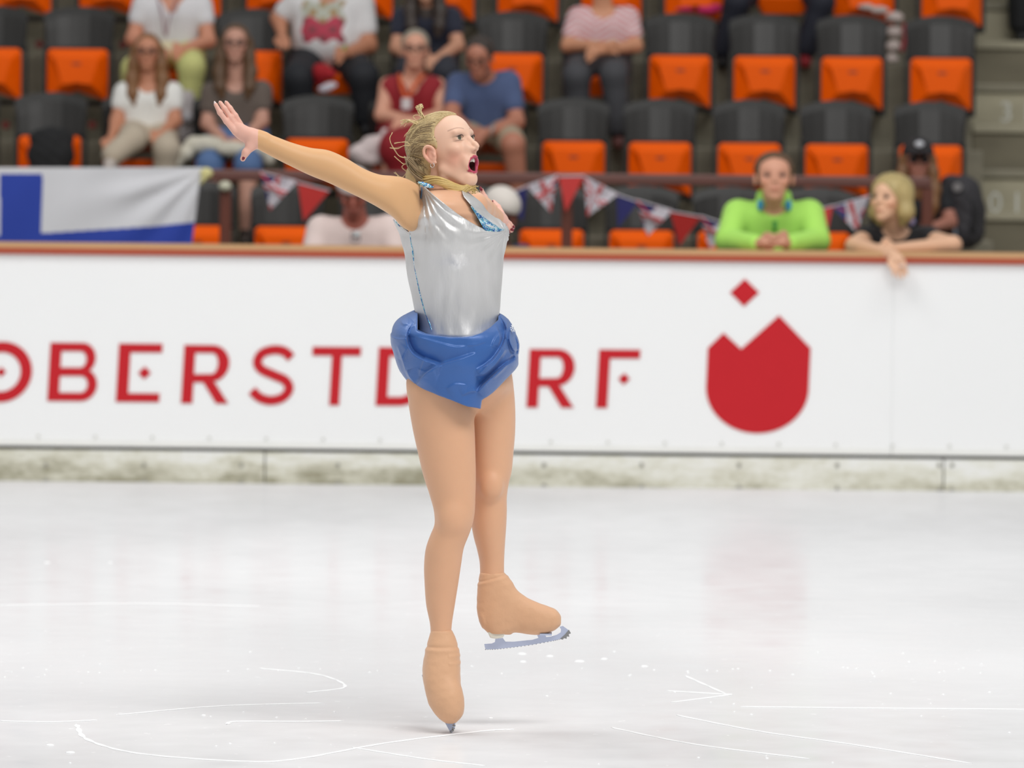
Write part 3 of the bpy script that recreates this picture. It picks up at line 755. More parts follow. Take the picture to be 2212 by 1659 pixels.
def palm_and_fingers(G):
    # near hand, palm to the camera, thumb down
    q = -.248
    wr = L(563, 304, -.245); pc = L(534, 292, q)
    G.ell(L(536, 294, q), (.034, .015, .022), .012, 'u', np.array([[.80, 0, -.60], [0, 1, 0], [.60, 0, .80]]))
    G.chain([L(566, 303, -.245), L(545, 294, q)], [.024, .022], .012)
    G.ell(L(519, 283, q), (.026, .013, .021), .010, 'u', np.array([[.71, 0, -.71], [0, 1, 0], [.71, 0, .71]]))
    G.chain([L(507, 284, q-.004), L(489, 262, q-.010), L(475, 243, q-.014), L(466, 226, q-.012)], [.0088, .0078, .0072, .0058], .005)
    G.chain([L(512, 276, q+.006), L(497, 253, q), L(485, 235, q-.002), L(476, 222, q+.002)], [.0090, .0080, .0074, .0058], .004)
    G.chain([L(521, 272, q+.016), L(508, 250, q+.012), L(497, 234, q+.012), L(489, 222, q+.016)], [.0090, .0082, .0074, .0058], .004)
    G.chain([L(526, 280, q+.028), L(512, 262, q+.030), L(500, 249, q+.032), L(492, 240, q+.036)], [.0086, .0076, .0068, .0054], .004)
    G.chain([L(552, 309, q-.002), L(541, 318, q-.008), L(531, 329, q-.012), L(524.5, 343, q-.012)], [.0165, .0115, .0098, .0078], .008)
    G.ell(L(547, 307, q-.008), (.022, .012, .013), .010, 'u', np.array([[.85, 0, .53], [0, 1, 0], [-.53, 0, .85]]))
    # far hand
    G.chain([L(1062, 462, .60), L(1078, 474, .655)], [.024, .025], .012)
    G.ell(L(1080, 476, .672), (.026, .030, .018), .010)
    G.chain([L(1072, 462, .66), L(1056, 444, .675), L(1047, 427, .68), L(1040, 410, .68)], [.012, .0095, .0086, .0062], .006)
    for i, (a, b, c) in enumerate((((1086, 466, .69), (1076, 447, .72), (1066, 436, .74)), ((1090, 474, .69), (1100, 484, .715), (1108, 491, .725)), ((1088, 480, .685), (1097, 490, .70), (1105, 498, .705)), ((1084, 484, .675), (1091, 494, .685), (1097, 501, .69)))):
        G.chain([L(*a), L(*b), L(*c)], [.0095, .0085, .0066], .004)

def build_body():
    xs = axis([(PX(452), .002), (PX(572), .0045), (PX(880), .0018), (PX(1048), .0022), (PX(1128), .0022), PX(1150)])
    ys = axis([(SY-.31, .0026), (SY-.20, .0024), (SY-.13, .0017), (SY+.10, .0034), (SY+.60, .0030), SY+.78])
    zs = axis([(PZ(1420), .0045), (PZ(515), .0020), (PZ(412), .0017), (PZ(222), .0022), PZ(212)])
    G = Grid(xs, ys, zs)
    # legs
    rows_loft(G, LEG_N, .012); rows_loft(G, LEG_F, .014)
    G.ell(L(975, 1120, -.118), (.028, .022, .034), .03)      # kneecap
    G.ell(L(1062, 1052, -.008), (.026, .018, .030), .03)
    rows_loft(G, TRUNK, .03, grow=-.010)
    # shoulders and far arm
    rows_loft(G, [(408, 925, 1005, 0, .09), (430, 900, 1025, 0, .14), (460, 885, 1045, 0, .15)], .03)
    G.ell(L(1022, 446, .15), (.042, .05, .040), .03)
    G.chain([L(1018, 446, .15), L(1040, 452, .36), L(1054, 458, .52), L(1064, 464, .61)], [.042, .034, .026, .021], .02)
    # near arm
    cols_loft(G, ARM_N, .022)
    # neck
    G.chain([L(936, 358, .018), L(949, 400, .006), L(958, 436, 0)], [.041, .042, .056], .012)
    G.chain([L(958, 384, -.045), L(985, 432, -.045)], [.012, .010], .02)
    G.chain([L(975, 436, -.055), L(1000, 440, -.01)], [.011, .011], .016)   # collar bone
    head_sdf(G)
    palm_and_fingers(G)
    V, F = G.mesh(); del G
    # keep the largest outline; colours by place
    P = V; rel = (P-HC)@HF.T; u, v, w = rel[:, 0], rel[:, 1], rel[:, 2]
    tan = np.array([s2l(224), s2l(173), s2l(137)]); sleeve = np.array([s2l(218), s2l(170), s2l(122)]); skin = np.array([s2l(232), s2l(188), s2l(162)]); handc = np.array([s2l(230), s2l(178), s2l(160)])
    C = np.tile(tan, (len(P), 1))
    def mix(c, t):
        nonlocal C
        C = C*(1-t[:, None])+np.asarray(c)*t[:, None]
    sm = lambda x, a, b: np.clip((x-a)/(b-a), 0, 1)**2*(3-2*np.clip((x-a)/(b-a), 0, 1))
    zsk = PZ(720)
    mix(sleeve, (P[:, 2] > zsk).astype(float))
    chest = np.array([s2l(220), s2l(170), s2l(136)])
    mix(chest, sm(P[:, 0], PX(905), PX(925))*(P[:, 2] > zsk))
    mix(skin, sm(P[:, 2]-(PZ(392)-(P[:, 0]-PX(940))*.25), -.012, .012)*(P[:, 0] > PX(915)))
    mix(handc, ((P[:, 0] < PX(566.5)) & (P[:, 2] > PZ(380))).astype(float))
    mix(handc, (P[:, 1] > SY+.625).astype(float))
    hd = (rel**2).sum(1) < .16**2
    g = lambda c, s: np.exp(-(((u-c[0])/s[0])**2+((np.abs(v)-c[1])/s[1])**2+((w-c[2])/s[2])**2))*hd
    mix((s2l(226), s2l(146), s2l(124)), .55*g((.055, .05, -.028), (.03, .03, .025)))
    mix((s2l(240), s2l(204), s2l(182)), .6*g((.075, 0, .075), (.05, .05, .035)))
    mix((s2l(226), s2l(150), s2l(130)), .55*g((-.004, .078, 0), (.03, .012, .04))*(u < .02))
    mix((s2l(150), s2l(112), s2l(96)), .75*g((.083, .034, .036), (.02, .016, .0045)))          # eyeshadow
    mix((s2l(70), s2l(52), s2l(48)), .95*g((.083, .033, .0335), (.02, .0150, .0020)))
    mix((s2l(80), s2l(62), s2l(56)), .85*g((.080, .034, .0210), (.02, .0130, .0014)))
    bw = .052+.0035*np.cos((np.abs(v)-.034)*90)
    mix((s2l(150), s2l(112), s2l(98)), .6*np.exp(-((w-bw-.002)/.0016)**2)*(np.abs(v) > .014)*(np.abs(v) < .052)*(u > .045)*hd)
    ey = np.sqrt((v/.0222)**2+((w+.0525)/.0215)**2)
    us = .0945-.62*np.abs(v)-.16*np.clip(-.045-w, 0, 1)
    dl = np.full(len(P), 9.0); near = np.nonzero(hd)[0]; q = rel[near]; dd = np.full(len(near), 9.0)
    for a, b in zip(RING[:-1], RING[1:]):
        a = np.array(a); b = np.array(b); e = b-a; t = np.clip(((q-a)@e)/(e@e), 0, 1); dd = np.minimum(dd, np.linalg.norm(q-a-t[:, None]*e, axis=1))
    dl[near] = dd
    lip = hd & (ey < 1.27) & (u > us-.0125) & (u > .06) & (w < -.026)
    mix((s2l(184), s2l(66), s2l(92)), np.maximum(lip*(1-sm(ey, 1.11, 1.17))*(1-sm(dl, .0072, .0084)), 1-sm(dl, .0040, .0047)))
    mix((s2l(70), s2l(24), s2l(20)), (hd & (ey < 1.06) & (u < us-.0060) & (u > .03) & (w > -.085) & (w < -.03)).astype(float))
    nost = g((.1035, .006, -.0175), (.006, .0035, .0030)); mix((s2l(120), s2l(40), s2l(36)), np.clip(nost*1.3, 0, 1))
    m = mat('skater_skin', None, .48, var=.025, scale=30, attr='Col', spec=.35, sheen=.12)
    bs = m.node_tree.nodes['Principled BSDF']; bs.inputs['Subsurface Weight'].default_value = .06; bs.inputs['Subsurface Scale'].default_value = .01
    o = raw('body', V, F, m, SK, foot, True, cols=C); return o
body = build_body()

# ---- eyes, teeth, nails, ear-ring
m_eye = mat('eye_white', rgb(222, 216, 208), .2, var=.02); m_iris = mat('iris', rgb(96, 92, 74), .2); m_pup = mat('pupil', rgb(20, 18, 18), .15)
for s in (1, -1):
    c = H(.0690, s*.031, .0280)
    e = MB().ball(c, .0130, 24, 16).build('eye', m_eye, SK, True)
    d = FU*.90+RV*(.30)*1+UW*.02; d = d/np.linalg.norm(d)
    def disc(r, off):
        a = np.cross(d, UW); a /= np.linalg.norm(a); b = np.cross(d, a)
        v = [c+d*off]+[c+d*(off-.0006)+r*(math.cos(t)*a+math.sin(t)*b) for t in np.linspace(0, 2*math.pi, 21)[:-1]]
        return v, [(0, i+1, (i+1) % 20+1) for i in range(20)]
    MB().add(*disc(.0058, .01325)).build('iris', m_iris, e); MB().add(*disc(.0026, .0135)).build('pupil', m_pup, e)
    lash = [H(.0835, s*.0195, .0305), H(.0868, s*.026, .0345), H(.0858, s*.034, .0353), H(.0800, s*.0415, .0325), H(.077, s*.045, .0315)]
    MB().tube(bez(lash, 5), [.0008]*8+[.0012]*8+[.0004]*5, 6).build('eyelash', mat('lash', rgb(40, 32, 30), .6), SK)
th = MB()
for i in range(-4, 5):
    v = i*.0046; th.ball(H(.0860-abs(v)*.38, v, -.0385), (.0025, .0025, .0062), 8, 6)
th.build('upper_teeth', mat('teeth', rgb(236, 230, 216), .25, var=.02), SK, True)
MB().ball(H(.066, 0, -.070), (.018, .014, .006), 14, 8).build('tongue', mat('tongue', rgb(160, 74, 70), .4), SK, True)
m_nail = mat('nail_red', rgb(120, 22, 40), .2); m_nailp = mat('nail_pale', rgb(232, 214, 210), .25)
q = -.248
def nail(a, b, w, m, nm='fingernail'):
    a = np.array(a); b = np.array(b); o = MB().tube(bez([a, (a+b)/2, b], 3), [w*.9, w, w, w, w*.8, w*.6, w*.35], 8).build(nm, m, SK, True); return o
nail(L(527, 339, q-.019), L(524, 346, q-.018), .0042, m_nail)
for a, b in (((466, 228, q-.012), (463, 218.5, q-.012)), ((476.5, 224, q+.002), (473.5, 218, q+.002)), ((489.5, 224, q+.016), (486.5, 217.5, q+.016)), ((493, 242, q+.036), (490, 237, q+.036))): nail(L(*a), L(*b), .0040, m_nailp)
nail(L(1040, 412, .671), L(1037.5, 403, .671), .0048, m_nail)
nail(L(1066, 438, .735), L(1063, 433, .735), .0042, m_nail)
for a, b in (((1106, 488, .718), (1112, 493, .722)), ((1103, 494, .698), (1110, 499, .70)), ((1096, 498, .682), (1102, 504, .685))): nail(L(*a), L(*b), .0048, m_nail)
er = H(-.003, .0745, -.028)
MB().tube([er+.0065*(math.cos(t)*FU+math.sin(t)*UW)+[0, 0, -.003] for t in np.linspace(0, 2*math.pi, 18)], .0011, 6).build('earring', mat('silver', (.8, .8, .82, 1), .2, 1.0), SK, True)

# ---- hair
def build_hair():
    m = mat('hair_blonde', rgb(196, 172, 126), .42, var=.25, scale=60, bump=.2, bscale=160, spec=.4)
    G = Grid(axis([(PX(872), .0017), PX(1012)]), axis([(SY-.10, .0019), SY+.11]), axis([(PZ(412), .0018), PZ(232)]))
    hell(G, (-.024, 0, .041), (.0990, .0750, .0845), .01)
    hell(G, (.010, 0, .055), (.0740, .0640, .0640), .02)
    hell(G, (-.056, 0, -.020), (.052, .055, .060), .03)
    G.chain([H(-.075, .0, -.04), L(905, 380, 0), L(916, 396, -.01)], [.040, .034, .022], .02)
    # carve the face and ears away: hairline in the head frame
    def face(X, Y, Z_):
        x, y, z = X-HC[0], Y-HC[1], Z_-HC[2]
        u = HF[0][0]*x+HF[0][1]*y+HF[0][2]*z; v = HF[1][0]*x+HF[1][1]*y+HF[1][2]*z; w = HF[2][0]*x+HF[2][1]*y+HF[2][2]*z
        av = np.abs(v)
        line = np.interp(w, [-.12, -.045, -.030, .0, .018, .032, .05, .075, .10, .125], [-.040, -.035, -.030, .006, .020, .024, .020, .024, .046, .074])
        line = line-.25*np.maximum(av-.058, 0)-1.2*np.maximum(-v-.012, 0)+.012*np.maximum(.03-av, 0)/.03*(w > .07)
        return (line-u)*.85
    G.op(face, (G.x[0], G.y[0], G.z[0]), (G.x[-1], G.y[-1], G.z[-1]), .004, 's')
    for s in (1, -1):
        hell(G, (.001, s*.084, -.003), (.026, .026, .034), .004, 's')
    V, F = G.mesh(smooth=0)
    hair = raw('hair', V, F, m, SK, foot, True)
    rng = random.Random(5); mb = MB()
    # combed strands over the shell, from hairline back to the nape
    gx, gy, gz = G.x.astype(float), G.y.astype(float), G.z.astype(float); DD = G.D
    def samp(p):
        i = min(max(int(np.searchsorted(gx, p[0]))-1, 0), len(gx)-2); j = min(max(int(np.searchsorted(gy, p[1]))-1, 0), len(gy)-2); k = min(max(int(np.searchsorted(gz, p[2]))-1, 0), len(gz)-2)
        c = DD[i:i+2, j:j+2, k:k+2].astype(float)
        g_ = np.array([(c[1]-c[0]).mean()/(gx[i+1]-gx[i]), (c[:, 1]-c[:, 0]).mean()/(gy[j+1]-gy[j]), (c[:, :, 1]-c[:, :, 0]).mean()/(gz[k+1]-gz[k])])
        tx = (p[0]-gx[i])/(gx[i+1]-gx[i]); ty = (p[1]-gy[j])/(gy[j+1]-gy[j]); tz = (p[2]-gz[k])/(gz[k+1]-gz[k])
        c = c[0]*(1-tx)+c[1]*tx; c = c[0]*(1-ty)+c[1]*ty; return c[0]*(1-tz)+c[1]*tz, g_/(np.linalg.norm(g_)+1e-9)
    mbs = [MB(), MB(), MB()]
    for i in range(1900):
        v0 = rng.uniform(-.066, .072); w0 = rng.uniform(-.005, .118) if abs(v0) > .05 else rng.uniform(.03, .12)
        low = i > 1600
        if low: v0 = rng.uniform(.02, .07); w0 = rng.uniform(-.045, .0)
        s0 = np.array([np.interp(w0, [-.01, .0, .018, .032, .05, .075, .10, .125], [-.002, .006, .020, .024, .020, .024, .046, .072])+(rng.uniform(-.07, -.035) if low else rng.uniform(-.004, .0) if i % 3 else rng.uniform(-.10, -.01)), v0, w0])
        e0 = np.array([-.098, v0*.25, -.050+rng.uniform(-.012, .008)]); pts = []
        lift = rng.uniform(-.0004, .0008)
        for t in np.linspace(0, 1, 14):
            p = s0*(1-t)+e0*t; p = p+np.array([-.02, 0, .05])*math.sin(math.pi*t)*.9; q = H(*p)
            for _ in range(3):
                dv, gv = samp(q); q = q-(dv-lift)*gv
            pts.append(q)
        w_ = rng.uniform(.0004, .0008); tone = 2 if (v0 > .03 and w0 < .085 and rng.random() < .65) else rng.choice([0, 0, 1])
        mbs[tone].tube(pts, [w_*.3]+[w_]*12+[w_*.3], 4)
    m2 = mat('hair_strand_light', rgb(222, 200, 152), .4, var=.25, scale=40); m3 = mat('hair_dark', rgb(142, 120, 88), .45, var=.3, scale=60)
    for q_, mm in zip(mbs, (m2, m, m3)): o = q_.build('hair_strands', mm, hair, True); o['kind'] = 'stuff'
    # twisted nape, darker
    mb = MB()
    for i in range(60):
        a = rng.uniform(0, 6.28); r = .026*rng.random()**.5
        c = [L(893+rng.uniform(-3, 3), 340, -.01), L(900, 362, -.02), L(908, 380, -.02), L(922+rng.uniform(-3, 4), 394, -.03)]
        pts = bez([p+np.array([r*math.cos(a+k*.9), r*math.sin(a+k*.9)*1.2, r*.3*math.sin(a+k)]) for k, p in enumerate(c)], 5)
        mb.tube(pts, .0017, 5)
    mb.build('nape_twist', m3, hair, True)
    # tail swept round the front of the neck
    mb = MB()
    for i in range(90):
        a = rng.uniform(0, 6.28); r = rng.random()**.5
        pts = []
        for k, (x, y, d, rr) in enumerate([(906, 388, .0, 9), (925, 389, -.055, 9), (945, 390, -.082, 9), (965, 398, -.088, 10), (985, 406, -.080, 9), (1003, 409, -.066, 8), (1015, 404, -.058, 8), (1024+rng.uniform(-6, 3), 402+rng.uniform(-2, 16), -.05, 9)]):
            b = a+k*.55; pts.append(L(x+rr*.6*r*math.cos(b), y+rr*r*math.sin(b), d+.010*r*math.cos(b)))
        mb.tube(bez(pts, 4), [.0016]*24+[.001]*5, 5)
    mb.build('ponytail', mat('hair_gold', rgb(214, 184, 118), .38, var=.3, scale=50), hair, True)
    # tufts flying up and loose strands
    mb = MB()
    for i in range(26):
        j = lambda s: rng.uniform(-s, s)
        mb.tube(bez([L(922+j(6), 262+j(2), j(.01)), L(912+j(3), 250, j(.01)), L(906+j(4), 238+j(3), j(.01)), L(909+j(6), 228+j(4), j(.01)), L(902+j(5), 233+j(5), j(.01))], 4), [.0014]*12+[.0008]*5, 4)
        mb.tube(bez([L(905+j(4), 270+j(5), j(.01)), L(893, 263+j(3), j(.01)), L(880+j(3), 261+j(3), j(.01)), L(869+j(5), 266+j(8), j(.01))], 4), [.0014]*9+[.0007]*4, 4)
    for c in ([(891, 341), (865, 338), (853, 325), (841, 302), (848, 287)], [(890, 315), (875, 314), (858, 320), (842, 319)], [(890, 318), (878, 308), (862, 307), (851, 310)], [(893, 345), (874, 354), (862, 347), (852, 338)], [(895, 362), (880, 370), (868, 360), (878, 352)],
              [(898, 378), (880, 372), (868, 384), (852, 372)], [(905, 384), (885, 380), (872, 388), (858, 380)], [(1008, 402), (1020, 402), (1034, 403)], [(1010, 408), (1026, 408), (1033, 414), (1020, 418)], [(900, 262), (893, 252), (902, 248), (912, 253)], [(899, 276), (886, 280), (876, 290), (873, 296)]):
        for k in range(3): mb.tube(bez([L(x+rng.uniform(-1.5, 1.5), y+rng.uniform(-1.5, 1.5), -.01) for x, y in c], 6), .0004+.0003*(k == 0), 4)
    mb.build('flyaway_strands', m2, hair, True)['kind'] = 'stuff'
def G_lo(G): return (G.x[0]+.03, G.y[0]+.03, G.z[0]+.03)
def G_hi(G): return (G.x[-1]-.03, G.y[-1]-.03, G.z[-1]-.03)
build_hair()

# ---- bodice ---------------------------------------------------------------
def sl_noise(X, Zp, seed):
    r = np.random.RandomState(seed); o = 0
    for i in range(6):
        a = r.uniform(-1, 1); f = r.uniform(60, 190); o = o+np.sin(f*(X*math.cos(a)+Zp*math.sin(a)*.6)+r.uniform(0, 6))*r.uniform(.3, 1)
    return o/4
NECK = [(912, 397), (934, 417), (962, 439), (990, 461), (1018, 479), (1034, 488), (1048, 493.5), (1037, 470), (1024, 450), (1003, 426), (985, 380), (940, 370), (905, 370), (905, 394)]
ARMH = [(908, 395), (909, 412), (906, 430), (901, 450), (897, 466), (893, 482), (884, 501), (873, 493), (862, 486), (848, 470), (820, 462), (780, 440), (780, 340), (900, 340)]
def pxy(poly, dy=0): return [(L(a, b, dy)[0], L(a, b, dy)[2]) for a, b in poly]
BOD = [(396, 906, 940, -.02, .17), (410, 902, 1000, -.01, .17), (424, 898, 1024, 0, .17), (440, 892, 1043, 0, .17), (456, 876, 1054, 0, .165), (472, 850, 1068, 0, .16), (486, 853, 1087, 0, .155), (497, 858, 1095, -.004, .150), (506, 862, 1094, -.006, .146), (520, 866, 1091, -.008, .142), (545, 873, 1088, -.008, .134),
       (580, 877, 1086, -.006, .124), (620, 884, 1084, 0, .118), (660, 893, 1081, .002, .116), (700, 902, 1078, .004, .124), (728, 906, 1080, .005, .134)]
def build_bodice():
    G = Grid(axis([(PX(838), .0019), PX(1108)]), axis([(SY-.21, .0024), SY+.21]), axis([(PZ(735), .0022), PZ(390)]))
    rows_loft(G, BOD, 0)
    G.ell(L(975, 520, -.115), (.055, .045, .050), .05)
    G.ell(L(1062, 505, .02), (.040, .06, .040), .04)
    X = G.x[:, None, None].astype(float); Zp = G.z[None, None, :].astype(float)
    x0, z0 = L(915, 405)[0], L(915, 405)[2]
    an = np.arctan2(Zp-z0, X-x0); rr = np.hypot(X-x0, Zp-z0)
    fold = .0022*np.sin(an*26+2*np.sin(rr*25))*np.exp(-((rr-.10)/.08)**2)*(an > -1.5)*(an < -.35)
    x1, z1 = L(1093, 500)[0], L(1093, 500)[2]; a2 = np.arctan2(Zp-z1, X-x1); r2 = np.hypot(X-x1, Zp-z1)
    fold = fold+.0016*np.sin(a2*17+1)*np.exp(-((r2-.05)/.05)**2)
    fold = fold+.0015*sl_noise(X, Zp, 4)+.0010*np.sin((X*1.0+Zp*.28)*150+3*np.sin(Zp*18))*np.exp(-((Zp-L(1000, 640)[2])/.10)**2)
    G.D += fold.astype(np.float32)
    Xs = G.x[:, None].astype(float); Zs = G.z[None, :].astype(float)
    front = np.maximum(polysdf(Xs, Zs, pxy(NECK)), -9)
    G.D = smax(G.D, -front[:, None, :].astype(np.float32), .002)
    ah = polysdf(Xs, Zs, pxy(ARMH)); G.D = smax(G.D, -ah[:, None, :].astype(np.float32), .002)
    # dipping hem at the waist
    hem = polysdf(Xs, Zs, pxy([(840, 360), (1130, 360), (1130, 672), (1076, 698), (1040, 724), (1000, 731), (940, 729), (903, 720), (840, 712)]))
    G.D = smax(G.D, hem[:, None, :].astype(np.float32), .002)
    m = mat('silver_foil_fabric', rgb(214, 213, 212), .40, metal=.50, var=.05, scale=14, bump=.35, bscale=22, spec=.6, stretch=(1.6, 1, .45))
    V, F = G.mesh(); o = raw('bodice', V, F, m, SK, foot, True)
    return o, G
bodice, GB = build_bodice()
def front_y(px, py, G=GB):
    """depth of the bodice surface as met along the line of sight"""
    p = L(px, py); i = int(np.clip(np.searchsorted(G.x, p[0]), 1, len(G.x)-1)); k = int(np.clip(np.searchsorted(G.z, p[2]), 1, len(G.z)-1))
    c = G.D[i, :, k] < 0
    return float(G.y[int(np.argmax(c))])-SY if c.any() else 0.0
def sequin_material():
    m = bpy.data.materials.new('sequins'); m.use_nodes = True; nt = m.node_tree; b = nt.nodes['Principled BSDF']; N = nt.nodes.new; Lk = nt.links.new
    tc = N('ShaderNodeTexCoord'); vo = N('ShaderNodeTexVoronoi'); vo.inputs['Scale'].default_value = 420; Lk(tc.outputs['Object'], vo.inputs['Vector'])
    no = N('ShaderNodeTexNoise'); no.inputs['Scale'].default_value = 55; Lk(tc.outputs['Object'], no.inputs['Vector'])
    sp = N('ShaderNodeSeparateColor'); Lk(vo.outputs['Color'], sp.inputs[0])
    mx = N('ShaderNodeMath'); mx.operation = 'MULTIPLY_ADD'; Lk(sp.outputs[0], mx.inputs[0]); mx.inputs[1].default_value = .45; Lk(no.outputs['Fac'], mx.inputs[2])
    r = N('ShaderNodeValToRGB'); e = r.color_ramp.elements; e[0].position = .40; e[0].color = rgb(44, 40, 110); e[1].position = 1.0; e[1].color = rgb(240, 244, 250)
    for p, c in ((.55, rgb(60, 90, 180)), (.68, rgb(70, 160, 205)), (.78, rgb(120, 200, 190)), (.86, rgb(190, 220, 240))): k = e.new(p); k.color = c
    Lk(mx.outputs[0], r.inputs[0]); Lk(r.outputs[0], b.inputs['Base Color']); b.inputs['Metallic'].default_value = .5; b.inputs['Roughness'].default_value = .25
    bp = N('ShaderNodeBump'); bp.inputs['Strength'].default_value = .8; bp.inputs['Distance'].default_value = .002; Lk(sp.outputs[1], bp.inputs['Height']); Lk(bp.outputs[0], b.inputs['Normal'])
    return m
m_seq = sequin_material()
def on_front(pts, lift=.001): return [L(x, y, front_y(x, y)-lift) for x, y in pts]
seam = [(885, 503), (889, 530), (893, 560), (898, 590), (904, 620), (911, 650), (920, 680), (928, 700), (932, 714)]
MB().tube(bez(on_front([(x+.5, y) for x, y in seam]), 4), .0022, 6).build('side_seam_trim', m_seq, bodice, True)
m_bl = mat('trim_blue', rgb(70, 140, 200), .35)
arm_line = [(909, 404), (910, 415), (907, 432), (902, 451), (898, 467), (894, 483), (885.5, 500)]
MB().tube(bez([L(x+1, y, front_y(x+3, y)-.0) for x, y in arm_line], 4), .0011, 6).build('armhole_trim', m_bl, bodice, True)
MB().tube(bez([L(x, y, max(front_y(x, y+3), -.06)) for x, y in [(884, 502), (874, 495), (863, 488), (853, 476)]], 4), .0017, 6).build('armhole_trim', m_seq, bodice, True)
# sequinned inner edge of the far strap and the shoulder knot
def patch(name, poly, lift, m, th=.003):
    P = [(L(x, y, front_y(min(x, 1088), max(y, 470 if x > 1040 else y))-lift)) for x, y in poly]
    ym = np.mean([p[1] for p in P]); P = [np.array([p[0], .5*p[1]+.5*ym, p[2]]) for p in P]
    return MB().slab([tuple(p) for p in P], [(p[0], p[1]+th, p[2]) for p in P]).build(name, m, bodice)
lin = [(1016, 443), (1022, 446), (1034, 459), (1048, 470), (1062, 480), (1076, 489), (1094, 496), (1078, 499.5), (1062, 500), (1050, 497), (1044, 491), (1036, 476), (1026, 459)]
GL = Grid(axis([(PX(1010), .0012), PX(1100)]), axis([(SY-.20, .0016), SY+.10]), axis([(PZ(506), .0012), PZ(436)]))
rows_loft(GL, BOD, 0, grow=.002)
s2 = polysdf(GL.x[:, None].astype(float), GL.z[None, :].astype(float), pxy(lin)); GL.D = smax(GL.D, s2[:, None, :].astype(np.float32), .0015)
yy = GL.y[None, :, None]; GL.D = np.maximum(GL.D, yy-(SY+.03))
V, F = GL.mesh(); raw('sequinned_lining', V, F, m_seq, bodice, foot, True)
kn = MB()
for (x, y, r) in ((906, 394.5, .004), (912, 396.5, .0065), (918, 399, .0075), (924, 401, .0075), (929, 403, .0055), (934, 404, .003)): kn.ball(L(x, y, -.168), (r*1.3, r*1.2, r*.85), 12, 8)
kn.build('shoulder_knot', m_seq, bodice, True)

